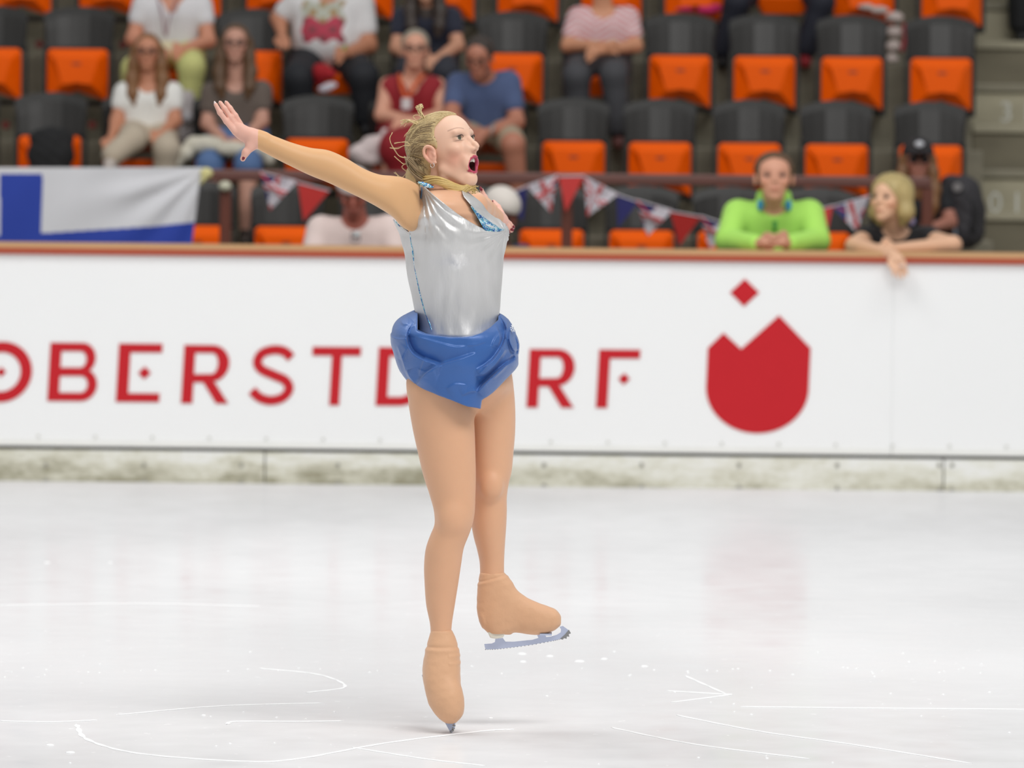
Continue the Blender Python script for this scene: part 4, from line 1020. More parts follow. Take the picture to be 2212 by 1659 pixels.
# ---- skirt ------------------------------------------------------------------
def build_skirt():
    G = Grid(axis([(PX(838), .0017), PX(1128)]), axis([(SY-.24, .0026), SY+.24]), axis([(PZ(884), .0018), PZ(664)]))
    SKR = [(668, 900, 1070, .04, .10), (680, 876, 1086, .03, .14), (690, 862, 1096, .02, .165), (705, 851, 1105, .01, .185), (720, 846, 1111, 0, .195), (740, 847, 1117, 0, .20), (765, 853, 1119, 0, .20), (785, 858, 1119, 0, .20), (805, 866, 1106, 0, .195), (830, 882, 1090, 0, .19), (855, 900, 1075, 0, .185), (882, 920, 1062, 0, .18)]
    rows_loft(G, SKR, 0, p=2.2, cap=.004)
    out = pxy([(903, 668), (884, 671), (868, 677), (856, 689), (850, 702), (848, 719), (843, 722), (847, 742), (853, 768), (860, 795), (870, 814), (880, 824), (900, 828), (925, 838), (955, 850), (985, 862), (1012, 872), (1039, 879), (1041, 860), (1062, 845), (1085, 822), (1104, 802), (1120, 785), (1121, 760), (1119, 738), (1113, 718), (1109, 703), (1096, 692), (1090, 683), (1078, 674), (1060, 660)])
    Xs = G.x[:, None].astype(float); Zs = G.z[None, :].astype(float)
    G.D = smax(G.D, polysdf(Xs, Zs, out)[:, None, :].astype(np.float32), .004)
    # folds: each a crease line with one raised lip
    h = np.zeros((len(G.x), len(G.z)))
    def crease(pts, A, wd, side=1, reach=.04, groove=.0):
        nonlocal h
        P = np.array([[L(a, b)[0], L(a, b)[2]] for a, b in pts]); P = np.array(bez([list(p) for p in P], 5))
        best = np.full(h.shape, 1e9); sg = np.zeros(h.shape); tt = np.zeros(h.shape); n = len(P)-1
        for i in range(n):
            a, b = P[i], P[i+1]; e = b-a; wx = Xs-a[0]; wz = Zs-a[1]; t = np.clip((wx*e[0]+wz*e[1])/(e@e), 0, 1)
            dx = wx-t*e[0]; dz = wz-t*e[1]; d = np.hypot(dx, dz); c = e[0]*wz-e[1]*wx
            m = d < best; best = np.where(m, d, best); sg = np.where(m, np.sign(c), sg); tt = np.where(m, (i+t)/n, tt)
        fade = np.clip(np.sin(math.pi*np.clip(tt, .0, 1))**.5, .0, 1)
        s = best*sg*side
        up = np.where(s > 0, np.exp(-(s/wd))*(1-np.exp(-(s/.0018)**2)), 0)
        dn = np.where(s <= 0, np.exp(s/(wd*.45))*(1-np.exp(-(s/.0032)**2)), 0)*groove
        h += A*(up-dn)*np.clip(fade*1.3, 0, 1)
    crease([(897, 694), (884, 712), (883, 735), (895, 757), (916, 770), (940, 778), (957, 784)], .017, .032, -1, groove=.8)
    crease([(900, 827), (912, 809), (932, 792), (958, 780), (992, 769), (1028, 756)], .012, .05, -1, groove=.6)
    crease([(1077, 680), (1090, 700), (1092, 716), (1086, 740), (1066, 770), (1045, 786), (1029, 792)], .015, .022, 1, groove=.7)
    crease([(1029, 809), (1050, 803), (1070, 786), (1084, 768), (1094, 752)], .011, .018, 1, groove=.6)
    crease([(1031, 840), (1050, 820), (1076, 796), (1098, 780), (1114, 772)], .017, .026, -1, groove=1.0)
    crease([(902, 692), (890, 702), (884, 712), (882, 722)], .010, .02, 1, groove=.9)
    crease([(878, 798), (884, 812), (897, 826)], .009, .02, 1, groove=1.0)
    crease([(905, 722), (930, 728), (960, 736), (985, 742), (1010, 741)], .005, .03, -1, groove=.3)
    crease([(1100, 706), (1098, 730), (1104, 748), (1112, 760)], .012, .016, 1, groove=.8)
    crease([(846, 723), (862, 727), (880, 726)], .005, .03, -1, groove=.4)
    crease([(1078, 716), (1068, 728), (1060, 745)], .006, .015, 1, groove=.4)
    crease([(870, 775), (876, 760), (884, 748)], .006, .016, 1, groove=.4)
    crease([(965, 832), (985, 822), (1010, 824)], .004, .03, -1, groove=.2)
    crease([(1100, 690), (1094, 712), (1096, 728)], .008, .010, -1, groove=.6)
    crease([(1058, 772), (1044, 792), (1034, 800)], .006, .010, 1, groove=.5)
    crease([(1108, 762), (1092, 790), (1068, 815)], .006, .010, -1, groove=.6)
    crease([(1074, 700), (1082, 724), (1078, 745)], .007, .012, -1, groove=.5)
    crease([(1112, 725), (1118, 745), (1116, 765)], .006, .010, 1, groove=.5)
    crease([(863, 690), (872, 700), (886, 699)], .004, .018, 1, groove=.4)
    crease([(858, 745), (868, 772), (876, 800)], .006, .014, 1, groove=.5)
    crease([(905, 790), (925, 796), (940, 792)], .004, .014, -1, groove=.4)
    crease([(920, 765), (912, 785), (905, 806)], .005, .014, 1, groove=.4)
    crease([(1000, 850), (1018, 842), (1030, 842)], .004, .016, 1, groove=.4)
    crease([(1052, 735), (1030, 742), (1005, 744)], .003, .014, -1, groove=.3)
    fr = (G.y < SY+.02).astype(float)[None, :, None]
    G.D -= (h[:, None, :]*fr*(.85)).astype(np.float32)
    G.D += (.0012*sl_noise(Xs, Zs, 9))[:, None, :].astype(np.float32)
    # hollow inside, and make room for the bodice above the waist line
    inner = Grid(G.x, G.y, G.z); rows_loft(inner, [(r[0], r[1]+22, r[2]-22, r[3], r[4]-.045) for r in SKR], 0, p=2.2, cap=-1)
    lim = G.z[None, None, :]-L(990, 760)[2]
    G.D = smax(G.D, -np.maximum(inner.D, lim), .002)
    bod = Grid(G.x, G.y, G.z); rows_loft(bod, BOD, 0, grow=.001)
    wl = polysdf(Xs, Zs, pxy([(903, 640), (903, 711), (922, 718), (940, 721), (970, 724), (1000, 724), (1020, 722), (1040, 716), (1060, 704), (1076, 690), (1079, 640)]))
    cut = np.maximum(wl[:, None, :], G.y[None, :, None]-(SY+.02))
    G.D = smax(G.D, -cut.astype(np.float32), .002)
    G.D = smax(G.D, -bod.D, .001)
    m = mat('blue_satin', rgb(50, 98, 168), .40, metal=.10, var=.05, scale=12, bump=.08, bscale=34, spec=.55, sheen=.2, stretch=(1, 1, 2))
    V, F = G.mesh(smooth=1); return raw('skirt', V, F, m, SK, foot, True), G
skirt, GS = build_skirt()
cl = MB(); rng = random.Random(2)
for i in range(16):
    x, y = 1106+rng.uniform(-3, 4), 708+rng.uniform(-6, 8); cl.ball(L(x, y, -.10+rng.uniform(-.01, .01)), .0022, 8, 6)
cl.build('crystal_clasp', mat('crystal', (.9, .92, .95, 1), .05, .6), skirt, True)

# ---- boots and blades ---------------------------------------------------------
m_boot = mat('boot_cover_tan', rgb(220, 172, 134), .62, var=.06, scale=18, bump=.15, bscale=60, sheen=.2)
def add_noise(G, A, seed=1):
    X = G.x[:, None, None]; Y = G.y[None, :, None]; Zz = G.z[None, None, :]
    G.D += (A*(np.sin(X*170+Zz*60)*np.sin(Zz*140+Y*90)+.6*np.sin(X*60-Zz*260+Y*40))).astype(np.float32)
def boots():
    G = Grid(axis([(PX(896), .0018), PX(1026)]), axis([(SY-.16, .0022), SY+.09]), axis([(0.006, .0020), PZ(1352)]))
    rows_loft(G, [(1360, 932, 976, -.036, .037), (1372, 928, 982, -.036, .041), (1386, 924, 987, -.037, .046), (1402, 920, 991, -.038, .050), (1430, 916, 994, -.040, .058), (1470, 915, 995, -.048, .062), (1500, 920, 998, -.056, .058),
                   (1525, 928, 1000, -.066, .050), (1542, 940, 998, -.074, .040), (1553, 951, 991, -.078, .028), (1561, 962, 984, -.080, .014)], 0, p=2.3, cap=.006)
    G.ell(L(973, 1515, -.095), (.034, .035, .050), .03)
    G.ell(L(945, 1450, .0), (.036, .05, .06), .03)
    X = G.x[:, None, None]; Zz = G.z[None, None, :]
    zl = PZ(1394)
    G.D += (.0016*np.exp(-((Zz-zl)/.004)**2)-.0016*np.exp(-((Zz-zl+.010)/.006)**2)-.0018*np.exp(-((Zz-PZ(1412))/.006)**2)*(X > PX(980))-.0018*np.exp(-((Zz-PZ(1428))/.005)**2)*(X > PX(982))).astype(np.float32)
    add_noise(G, .00025)
    V, F = G.mesh(); b = raw('skating_boot', V, F, m_boot, SK, foot, True); b['label'] = 'tan boot of the standing foot, toe down'
    m_bl = mat('blade_steel', rgb(196, 204, 228), .22, metal=.6, var=.05, scale=30); m_edge = mat('blade_edge', rgb(150, 150, 150), .4, metal=.7)
    # standing blade: thin plate running from toe pick back under the sole to the heel
    T = L(974, 1584, -.085); T[2] = .003; Hh = L(913, 1462, .10); d = Hh-T; Ln = np.linalg.norm(d); d /= Ln
    top = L(968, 1555, -.06)-T; nrm = top-d*(top@d); nrm /= np.linalg.norm(nrm); side = np.cross(d, nrm)
    prof = [(0, 0), (-.004, .006), (.0, .014), (-.003, .020), (.006, .030), (.016, .037), (.026, .034), (.030, .020), (.05, .016), (.065, .018), (.068, .034), (.085, .034), (.088, .018), (.17, .014), (.18, .034), (.20, .034), (.206, .016), (Ln, .012), (Ln+.004, .002), (Ln-.01, 0), (.12, -.004), (.03, -.001)]
    P = [T+d*a+nrm*c for a, c in prof]
    bl = MB().slab([p-side*.0021 for p in P], [p+side*.0021 for p in P]).build('skate_blade', m_bl, SK)
    pk = MB()
    for a, c in ((.001, .002), (-.002, .009), (-.001, .016), (.003, .023)): pk.ball(T+d*a+nrm*c, (.0045, .004, .0035), 8, 6)
    pk.build('toe_pick', m_edge, bl)
    # lifted boot, seen from its side
    fy = .072
    G = Grid(axis([(PX(1010), .0018), PX(1242)]), axis([(SY+.0, .0022), SY+.15]), axis([(PZ(1382), .0018), PZ(1228)]))
    rows_loft(G, [(1236, 1037, 1090, fy, .038), (1246, 1035, 1098, fy, .040), (1258, 1033, 1106, fy, .042), (1275, 1031, 1109, fy, .042), (1300, 1030, 1118, fy, .040), (1325, 1031, 1120, fy, .037), (1345, 1037, 1118, fy, .034), (1360, 1048, 1110, fy, .032), (1366, 1054, 1100, fy, .030)], 0, p=2.4, cap=.005)
    cols_loft(G, [(1046, 1330, 1352, fy, .022), (1062, 1290, 1365, fy, .032), (1090, 1265, 1365, fy, .036), (1115, 1276, 1366, fy, .038), (1140, 1292, 1370, fy, .041), (1165, 1303, 1371, fy, .043), (1187, 1311, 1366, fy, .041), (1203, 1319, 1358, fy, .034), (1212, 1330, 1350, fy, .020)], .02, p=2.4, cap=.006)
    X = G.x[:, None, None]; Zz = G.z[None, None, :]
    q = (Zz-PZ(1262))+(X-PX(1035))*(-.28)
    G.D += (.0015*np.exp(-((q)/.003)**2)-.0012*np.exp(-((q+.008)/.005)**2)).astype(np.float32); add_noise(G, .0002)
    V, F = G.mesh(); b = raw('skating_boot', V, F, m_boot, SK, foot, True); b['label'] = 'tan boot of the lifted foot, side on'
    m_heel = mat('heel_cream', rgb(226, 222, 208), .5, var=.03)
    hp = [(1053, 1365), (1092, 1362), (1091, 1368), (1087, 1377), (1072, 1380), (1059, 1378)]
    MB().slab([L(x, y, fy-.026) for x, y in hp], [L(x, y, fy+.026) for x, y in hp]).build('boot_heel', m_heel, b, bevel=.003)
    bp = [(1046, 1391), (1047, 1397), (1049, 1403), (1075, 1402), (1110, 1398), (1150, 1392.5), (1190, 1385), (1212, 1380), (1224, 1378), (1225, 1373), (1228, 1372), (1228, 1367), (1231, 1363), (1224, 1358), (1216, 1352), (1209, 1354), (1212, 1360), (1211, 1366), (1203, 1371), (1190, 1375), (1180, 1376), (1177, 1370), (1160, 1371), (1163, 1378), (1150, 1382), (1110, 1386), (1092, 1386), (1086, 1378), (1070, 1380), (1069, 1387), (1062, 1390)]
    # non-convex outline: fill as a curve-free strip of triangles
    from mathutils.geometry import tessellate_polygon
    A = [L(x, y, fy-.0022) for x, y in bp]; B = [L(x, y, fy+.0022) for x, y in bp]; n = len(bp)
    tri = tessellate_polygon([[Vector(p) for p in A]]); fs = [tuple(t) for t in tri]+[tuple(n+i for i in t[::-1]) for t in tri]+[(i, (i+1) % n, n+(i+1) % n, n+i) for i in range(n)]
    bl = MB().add(A+B, fs).build('skate_blade', m_bl, SK)
    ed = MB(); ep = bez([L(x, y, fy) for x, y in [(1049, 1403), (1075, 1402), (1110, 1398), (1150, 1392.5), (1190, 1385), (1212, 1380)]], 10)
    for p in ep[::2]: ed.ball(p, (.0022, .0026, .0016), 6, 4)
    tp = [(1210, 1380), (1216, 1382), (1218, 1378.5), (1224, 1380), (1224.5, 1375), (1230, 1375.5), (1228.5, 1370), (1233.5, 1368), (1231, 1364), (1229, 1360), (1221, 1370)]
    A_ = [L(x, y, fy-.0045) for x, y in tp]; B_ = [L(x, y, fy+.0045) for x, y in tp]; nn = len(tp); tr = tessellate_polygon([[Vector(q) for q in A_]])
    ed.add(A_+B_, [tuple(t) for t in tr]+[tuple(nn+i for i in t[::-1]) for t in tr]+[(i, (i+1) % nn, nn+(i+1) % nn, nn+i) for i in range(nn)])
    ed.build('toe_pick', m_edge, bl)
    MB().box(*[c for c in (L(1166, 1371, fy)[0], L(1192, 1371, fy)[0], SY+fy-.03, SY+fy+.03, L(1180, 1371, fy)[2], L(1180, 1367, fy)[2])]).build('sole_plate', m_bl, bl)
boots()
# ================================================================== SPECTATORS
GENRES = .0075
def col_mat(name, c, **k): return mat(name, rgb(*c), k.pop('rough', .75), **k)
HAIRC = {'brown': (92, 66, 42), 'dark': (58, 48, 42), 'blonde': (176, 156, 104), 'grey': (150, 142, 126), 'auburn': (128, 88, 52), 'black': (30, 28, 28)}
def person(label, Y, J, skin=(214, 160, 132), top=(230, 230, 230), sleeve=.55, bottom=(60, 60, 64), blen=1.9, hair='brown', style='short', face=(0, -1, 0), hs=1.0, glasses=False, shoe=(60, 56, 52),
           scoop=.075, skirt=False, build=1.0, cap=None, vest=False, stripes=None, printed=None, belly=0.0, fingers=None, collar=0, wide=1.0):
    p = {k: W(v[0], v[1], Y)+np.array([0, v[2], 0])*1.0 for k, v in J.items()}
    # keep the seen position while moving in depth
    p = {k: W(v[0], v[1], Y+v[2]) for k, v in J.items()}
    hd = p['head']; base = np.array([p['hip'][0], p['hip'][1], min(p['anL'][2], p['anR'][2])-.07])
    root = thing('spectator', label, 'person', base)
    f = np.array([face[0], face[1], 0.]); f /= np.linalg.norm(f); pt = face[2]
    U = f*math.cos(pt)+np.array([0, 0, math.sin(pt)]); V_ = np.array([f[1], -f[0], 0.])*1.0; Wv = np.cross(V_, U); Wv = Wv*np.sign(Wv[2]); F3 = np.array([U, V_, Wv])
    h = lambda a, b, c: hd+(U*a+V_*b*wide+Wv*c)*hs
    sL, sR = p['shL'], p['shR']; mid = (sL+sR)/2; hip = p['hip']; neck = mid+np.array([0, -.0, .03])
    ax = (sR-sL)/np.linalg.norm(sR-sL); hL = hip-ax*.085*build; hR = hip+ax*.085*build
    pts = np.array(list(p.values())+[h(0, 0, .16), h(0, 0, -.12)])
    lo = pts.min(0)-.17; hi = pts.max(0)+.17
    lo[2] = max(lo[2], base[2]-.03)
    def grid(res=GENRES, lo=lo, hi=hi): return Grid(np.arange(lo[0], hi[0], res), np.arange(lo[1], hi[1], res), np.arange(lo[2], hi[2], res))
    def torso(G, g=0.0, zmin=None):
        c1 = mid*.75+hip*.25; b = build
        G.cone(sL*.9+mid*.1+[0, 0, -.02], sR*.9+mid*.1+[0, 0, -.02], .052*b+g, .052*b+g, .03)
        for a in (-1, 1):
            G.cone(c1+ax*a*.075*b, hip+ax*a*.055*b, .098*b+g, .098*b+g+belly*.3, .05)
        if belly: G.ell(mid*.35+hip*.65+[0, -.07, 0], (.15*b+g, .11+belly+g, .16+g), .05)
    def arms(G, r0, g, upto):
        for s_ in 'LR':
            sh, el, ha = p['sh'+s_], p['el'+s_], p['ha'+s_]; b = build*.95+.05
            wr = ha+(el-ha)/np.linalg.norm(el-ha)*.055
            e1 = sh+(el-sh)*min(upto, 1); G.cone(sh+[0, 0, -.01], e1, .050*b+g, (.050-.008*min(upto, 1))*b+g*1.1, .03)
            if upto > 1: G.cone(el, el+(wr-el)*min(upto-1, 1), .042*b+g, (.042-.014*min(upto-1, 1))*b+g, .02)
    def legs(G, g, upto, kk=.03):
        for s_, hh in (('L', hL), ('R', hR)):
            kn, an = p['kn'+s_], p['an'+s_]; b = build*.8+.2
            e1 = hh+(kn-hh)*min(upto, 1); G.cone(hh, e1, .088*b+g, (.088-.026*min(upto, 1))*b+g, kk)
            if upto > 1: G.cone(kn, kn+(an-kn)*min(upto-1, 1), .062*b+g, (.062-.018*min(upto-1, 1))*b+g*1.6, kk*.7)
    # body
    G = grid()
    he = lambda c, r, k=.008, mode='u', G=None: G.ell(h(*c), np.array(r)*hs*np.array((1, wide, 1)), k, mode, F3)
    for c, r in (((-.012, 0, .042), (.092, .074, .080)), ((.025, 0, .045), (.066, .062, .062)), ((.035, 0, -.005), (.056, .058, .070)), ((.045, 0, -.060), (.042, .042, .036)), ((.070, 0, -.082), (.016, .020, .014))): he(c, r, .02, 'u', G)
    for s in (1, -1):
        he((.100, s*.031, .022), (.018, .019, .011), .01, 's', G); he((-.002, s*.076, 0), (.016, .008, .030), .004, 'u', G)
        G.ell(h(.066, s*.042, -.008), np.array((.02, .018, .016))*hs, .015)
    G.chain([h(.088, 0, .025), h(.106, 0, -.004)], [.0085*hs, .0125*hs], .008)
    he((.090, 0, -.044), (.012, .024, .010), .01, 'u', G)
    G.chain([h(-.02, 0, -.05), neck+[0, .01, -.02]], [.052, .060*(.5+.5*build)], .02)
    torso(G); arms(G, 0, 0, 2)
    for s_ in 'LR':   # hands with fingers
        el, ha = p['el'+s_], p['ha'+s_]; d = (ha-el); d = d/np.linalg.norm(d); sd = np.cross(d, [0, 0, 1.]); sd = sd/(np.linalg.norm(sd)+1e-6); dn = np.cross(sd, d)
        fo = (fingers or {}).get(s_, (0, 0, 0)); fd = d+np.array(fo); fd /= np.linalg.norm(fd); sp = np.cross(fd, [0, -1., 0]); sp = sp/(np.linalg.norm(sp)+1e-6) if np.linalg.norm(sp) > .2 else sd
        G.cone(ha-d*.03, ha+fd*.02, .026, .030, .015)
        for i in range(4):
            o = sp*(i-1.5)*.0185; ln = (.062, .074, .070, .055)[i]
            G.chain([ha+fd*.03+o, ha+fd*(.03+ln*.55)+o*1.1+[0, 0, -.006], ha+fd*(.03+ln)*.97+o*1.15+[0, 0, -.020]], [.0105, .0095, .008], .004)
        G.chain([ha+sp*.025, ha+sp*.045+fd*.03, ha+sp*.045+fd*.055], [.0125, .011, .009], .006)
    legs(G, 0, 2)
    V, F = G.mesh(); b0 = np.array([s2l(c) for c in skin]); C = np.tile(b0, (len(V), 1)); rel = (V-hd)@F3.T/hs
    def g(c, s, both=True): return np.exp(-(((rel[:, 0]-c[0])/s[0])**2+(((np.abs(rel[:, 1]) if both else rel[:, 1])-c[1])/s[1])**2+((rel[:, 2]-c[2])/s[2])**2))
    for w_, c in ((g((.09, .033, .022), (.03, .016, .007)), (.30, .22, .18)), (g((.09, .034, .040), (.03, .020, .004)), (.5, .4, .35)), (g((.10, 0, -.045), (.02, .022, .006), False), (.75, .42, .42)), (g((.06, .05, -.015), (.03, .02, .02)), (1.08, .85, .82))):
        C = C*(1-w_[:, None])+C*np.array(c)*w_[:, None]
    m = mat('spectator_skin', None, .55, var=.03, scale=20, attr='Col')
    raw('body', V, F, m, root, base, True, cols=C)
    for s in (1, -1): MB().ball(h(.080, s*.032, .021), .0115*hs, 12, 8).build('eye', M_.setdefault('eye', mat('eye_dark', rgb(70, 56, 50), .3)), root, True)
    # top
    G = grid(); g_ = .012
    torso(G, g_); arms(G, 0, g_, sleeve) if sleeve > 0 else None
    tl = hip[2]-.03
    G.op(lambda X, Y_, Z_: np.broadcast_to(Z_-tl, np.broadcast(X, Y_, Z_).shape).astype(np.float32)*1.0, G_lo(G)-np.float64(.2), G_hi(G)+np.float64(.2), .01, 'i') if False else None
    sc = scoop
    if sc: G.cone(neck+[0, -.03, .02], neck+[0, -.10, .02-.0], sc, sc*.8, .012, 's'); 
    if vest: G.cone(neck+[0, -.05, 0], neck+[0, -.14, -.13], .045, .02, .012, 's')
    if collar:
        for a in np.linspace(0, 2*math.pi, 15)[:-1]: G.ell(neck+np.array([math.cos(a)*.070, math.sin(a)*.062-.012, .022+collar*.3]), (.022, .022, .022+collar*.5), .012)
        G.cone(neck+[0, -.10, .06], neck+[0, -.10, -.02], .03, .012, .01, 's')
    V, F = G.mesh(); C = None
    tc = np.array([s2l(c) for c in top]); C = np.tile(tc, (len(V), 1))
    if stripes:
        zc = (V[:, 2]*26+.6*np.sin(V[:, 0]*30)) % 1.0; t = (np.clip(np.abs(zc-.5)*2, 0, 1) < .42); C[t] = [s2l(c) for c in stripes]
    if printed:
        (x0, y0, x1, y1), pc = printed; a, b = W(x0, y0, Y-.25), W(x1, y1, Y-.25); cx, cz = (a[0]+b[0])/2, (a[2]+b[2])/2; rx, rz = (b[0]-a[0])/2, (a[2]-b[2])/2
        q = np.maximum(np.abs(V[:, 0]-cx)/rx, np.abs(V[:, 2]-cz)/rz)+.12*np.sin(V[:, 0]*60)*np.sin(V[:, 2]*48); ins = (q < 1) & (V[:, 1] < mid[1]-.02)
        lower = V[:, 2] < cz+.01+.02*np.sin(V[:, 0]*40); dk = np.sin(V[:, 0]*52+1)*np.sin(V[:, 2]*61) > .25
        C[ins & lower] = [s2l(c) for c in pc]; C[ins & lower & dk] = (s2l(130), s2l(62), s2l(70)); C[ins & ~lower] = (s2l(176), s2l(178), s2l(164)); C[ins & ~lower & dk] = (s2l(160), s2l(132), s2l(92))
    mt = mat('shirt_cloth', None, .8, var=.05, scale=14, bump=.35, bscale=16, attr='Col', sheen=.1)
    nm = 'dress' if skirt and vest else ('jacket' if collar else 'shirt'); T = raw(nm, V, F, mt, root, base, True, cols=C)
    # bottom
    G = grid(); legs(G, .014, blen, .05)
    G.cone(hL, hR, .105*build, .105*build, .05)
    if skirt: G.cone((hL+hR)/2+[0, -.1, -.02], (p['knL']+p['knR'])/2+[0, 0, -.02], .13, .10, .06); G.cone((p['knL']+p['knR'])/2+[0, .03, -.02], (p['knL']+p['knR'])/2+[0, .06, -.24], .10, .13, .05)
    V, F = G.mesh(); raw('skirt' if skirt else ('trousers' if blen > 1.2 else 'shorts'), V, F, col_mat('trouser_cloth', bottom, var=.10, scale=12, bump=.3, bscale=14), root, base, True)
    # shoes
    for s_ in 'LR':
        an = p['an'+s_]; kn = p['kn'+s_]; G2 = Grid(*[np.arange(an[i]-(.10, .26, .14)[i], an[i]+(.10, .12, .06)[i], .007) for i in range(3)])
        G2.cone(an+[0, .02, -.045], an+[0, -.14, -.055], .040, .034, .02); G2.cone(an, an+[0, .01, -.04], .042, .042, .02)
        V, F = G2.mesh(); raw('shoe', V, F, col_mat('shoe', shoe if not isinstance(shoe[0], tuple) else shoe['LR'.index(s_)], rough=.5), root, base, True)
    # hair
    if style != 'none':
        lo2 = hd-.36; hi2 = hd+.22; 
        if style in ('short', 'bob', 'bald'): lo2 = hd-.17; hi2 = hd+.17
        G = grid(.006, lo2, hi2); k = .02
        he((-.018, 0, .048), (.098, .082, .086), k, 'u', G)
        if style == 'long':
            for s in (1, -1):
                G.chain([h(-.01, s*.076, .02), h(.0, s*.080, -.06), h(.015, s*.092, -.15), h(.05, s*.085, -.24), h(.06, s*.075, -.30)], [.030, .034, .036, .030, .016], .03)
            G.chain([h(-.07, 0, 0), h(-.07, 0, -.18)], [.065, .06], .04)
        if style == 'bob':
            he((-.025, 0, .060), (.110, .098, .085), k, 'u', G)
            for s in (1, -1): G.chain([h(-.02, s*.072, .03), h(-.02, s*.080, -.05), h(-.025, s*.062, -.10)], [.042, .040, .022], .03)
        # clear the face
        he((.075, 0, -.030), (.075, .068, .115), .01, 's', G)
        if style == 'bald': he((.08, 0, .085), (.065, .050, .05), .01, 's', G)
        if style in ('short', 'bald'):
            G.op(lambda X, Y_, Z_: ((Wv[0]*(X-hd[0])+Wv[1]*(Y_-hd[1])+Wv[2]*(Z_-hd[2]))/hs+.035)+np.maximum(-((U[0]*(X-hd[0])+U[1]*(Y_-hd[1]))/hs)-.0, 0)*.5, lo2, hi2, .01, 's')
        X, Y_, Z_ = G.x[:, None, None], G.y[None, :, None], G.z[None, None, :]
        G.D += (.0022*np.sin(X*150+np.sin(Z_*30)*2)*np.sin(Y_*120+Z_*12)).astype(np.float32)
        V, F = G.mesh()
        if len(V): raw('hair', V, F, col_mat('hair_'+hair, HAIRC[hair], rough=.5, var=.35, scale=40, stretch=(1, 1, .2)), root, base, True)
    if cap and cap[1] == 'dome': cap = (cap[0], 'dome')
    if cap:
        G = grid(.006, hd-.18, hd+.22); he((-.012, 0, .055), (.106, .090, .092), .01, 'u', G)
        G.op(lambda X, Y_, Z_: .045*hs-(Wv[0]*(X-hd[0])+Wv[1]*(Y_-hd[1])+Wv[2]*(Z_-hd[2])) if False else (Wv[0]*(X-hd[0])+Wv[1]*(Y_-hd[1])+Wv[2]*(Z_-hd[2]))*-1+.048, hd-.2, hd+.24, .004, 'c')
        G.D = smax(G.D, (.045-(Wv[0]*(G.x[:, None, None]-hd[0])+Wv[1]*(G.y[None, :, None]-hd[1])+Wv[2]*(G.z[None, None, :]-hd[2]))).astype(np.float32), .006)
        if cap[1] == 'peak': he((.115, 0, .052), (.075, .068, .009), .012, 'u', G)
        V, F = G.mesh(); raw('cap', V, F, col_mat('cap_cloth', cap[0]), root, base, True)
    if glasses:
        gm = MB()
        for s in (1, -1):
            c = h(.104, s*.033, .020); gm.tube([c+(V_*math.cos(t)*.024+Wv*math.sin(t)*.017)*hs for t in np.linspace(0, 2*math.pi, 17)], .0028, 6)
            gm.tube([h(.102, s*.056, .024), h(.0, s*.080, .022)], .0024, 6)
        gm.tube([h(.108, .010, .022), h(.108, -.010, .022)], .0024, 6)
        gm.build('glasses', M_.setdefault('gl', mat('glasses_frame', rgb(40, 30, 28), .3)), root)
        if glasses == 'sun':
            q = MB(); [q.ball(h(.101, s*.033, .020), np.array((.024, .010, .018))*hs, 14, 8) for s in (1, -1)]; q.build('dark_lens', M_.setdefault('sg', mat('sunglass', rgb(30, 28, 30), .15)), root, True)
    return root, p, h
_op = Grid.op
def _op2(s, fn, lo, hi, k=.01, mode='u'):
    if mode in ('c', 'i'): return s
    return _op(s, fn, lo, hi, k, mode)
Grid.op = _op2
def lanyard(root, Y, pts, m, r=.006):
    return MB().tube(bez([W(*q[:2], Y+q[2]) for q in pts], 4), r, 6).build('lanyard', m, root, True)
R1, R2, R3 = ROWY[1], ROWY[2], ROWY[3]
a, _, _ = person('woman with long brown hair in white tee and beige trousers, legs crossed', R1, dict(head=(319, 118, -.22), shL=(268, 196, -.20), shR=(374, 196, -.20), elL=(252, 262, -.24), elR=(378, 262, -.24), haL=(240, 302, -.42), haR=(346, 292, -.46), hip=(318, 290, -.14), knL=(287, 300, -.58), anL=(240, 338, -.66), knR=(360, 322, -.55), anR=(352, 432, -.48)),
    skin=(196, 134, 104), top=(232, 231, 226), sleeve=.42, bottom=(190, 176, 156), hair='auburn', style='long', glasses=True, build=.92, shoe=(196, 186, 178), hs=.95, scoop=.07)
a, _, _ = person('woman in white tee and lime trousers, head above the picture', R2, dict(head=(368, -58, -.2), shL=(308, 8, -.18), shR=(436, 8, -.18), elL=(288, 84, -.22), elR=(450, 88, -.24), haL=(345, 112, -.48), haR=(392, 108, -.5), hip=(370, 118, -.12), knL=(292, 150, -.55), anL=(282, 238, -.50), knR=(414, 145, -.58), anR=(408, 236, -.55)),
    skin=(204, 140, 112), top=(216, 214, 216), sleeve=.42, bottom=(200, 200, 128), hair='grey', style='short', shoe=(200, 196, 200), build=1.02, vest=True)
lanyard(a, R2, [(338, -12, -.20), (350, 30, -.34), (358, 78, -.36), (366, 40, -.35), (384, -8, -.22)], mat('lanyard_mauve', rgb(150, 116, 124), .7))
o = MB().box(*[q for q in (W(350, 0, R2-.38)[0], W(385, 0, R2-.38)[0], R2-.39, R2-.375, W(0+368, 110, R2-.38)[2], W(368, 88, R2-.38)[2])]).build('badge_card', mat('card_cream', rgb(226, 216, 180), .5), a)
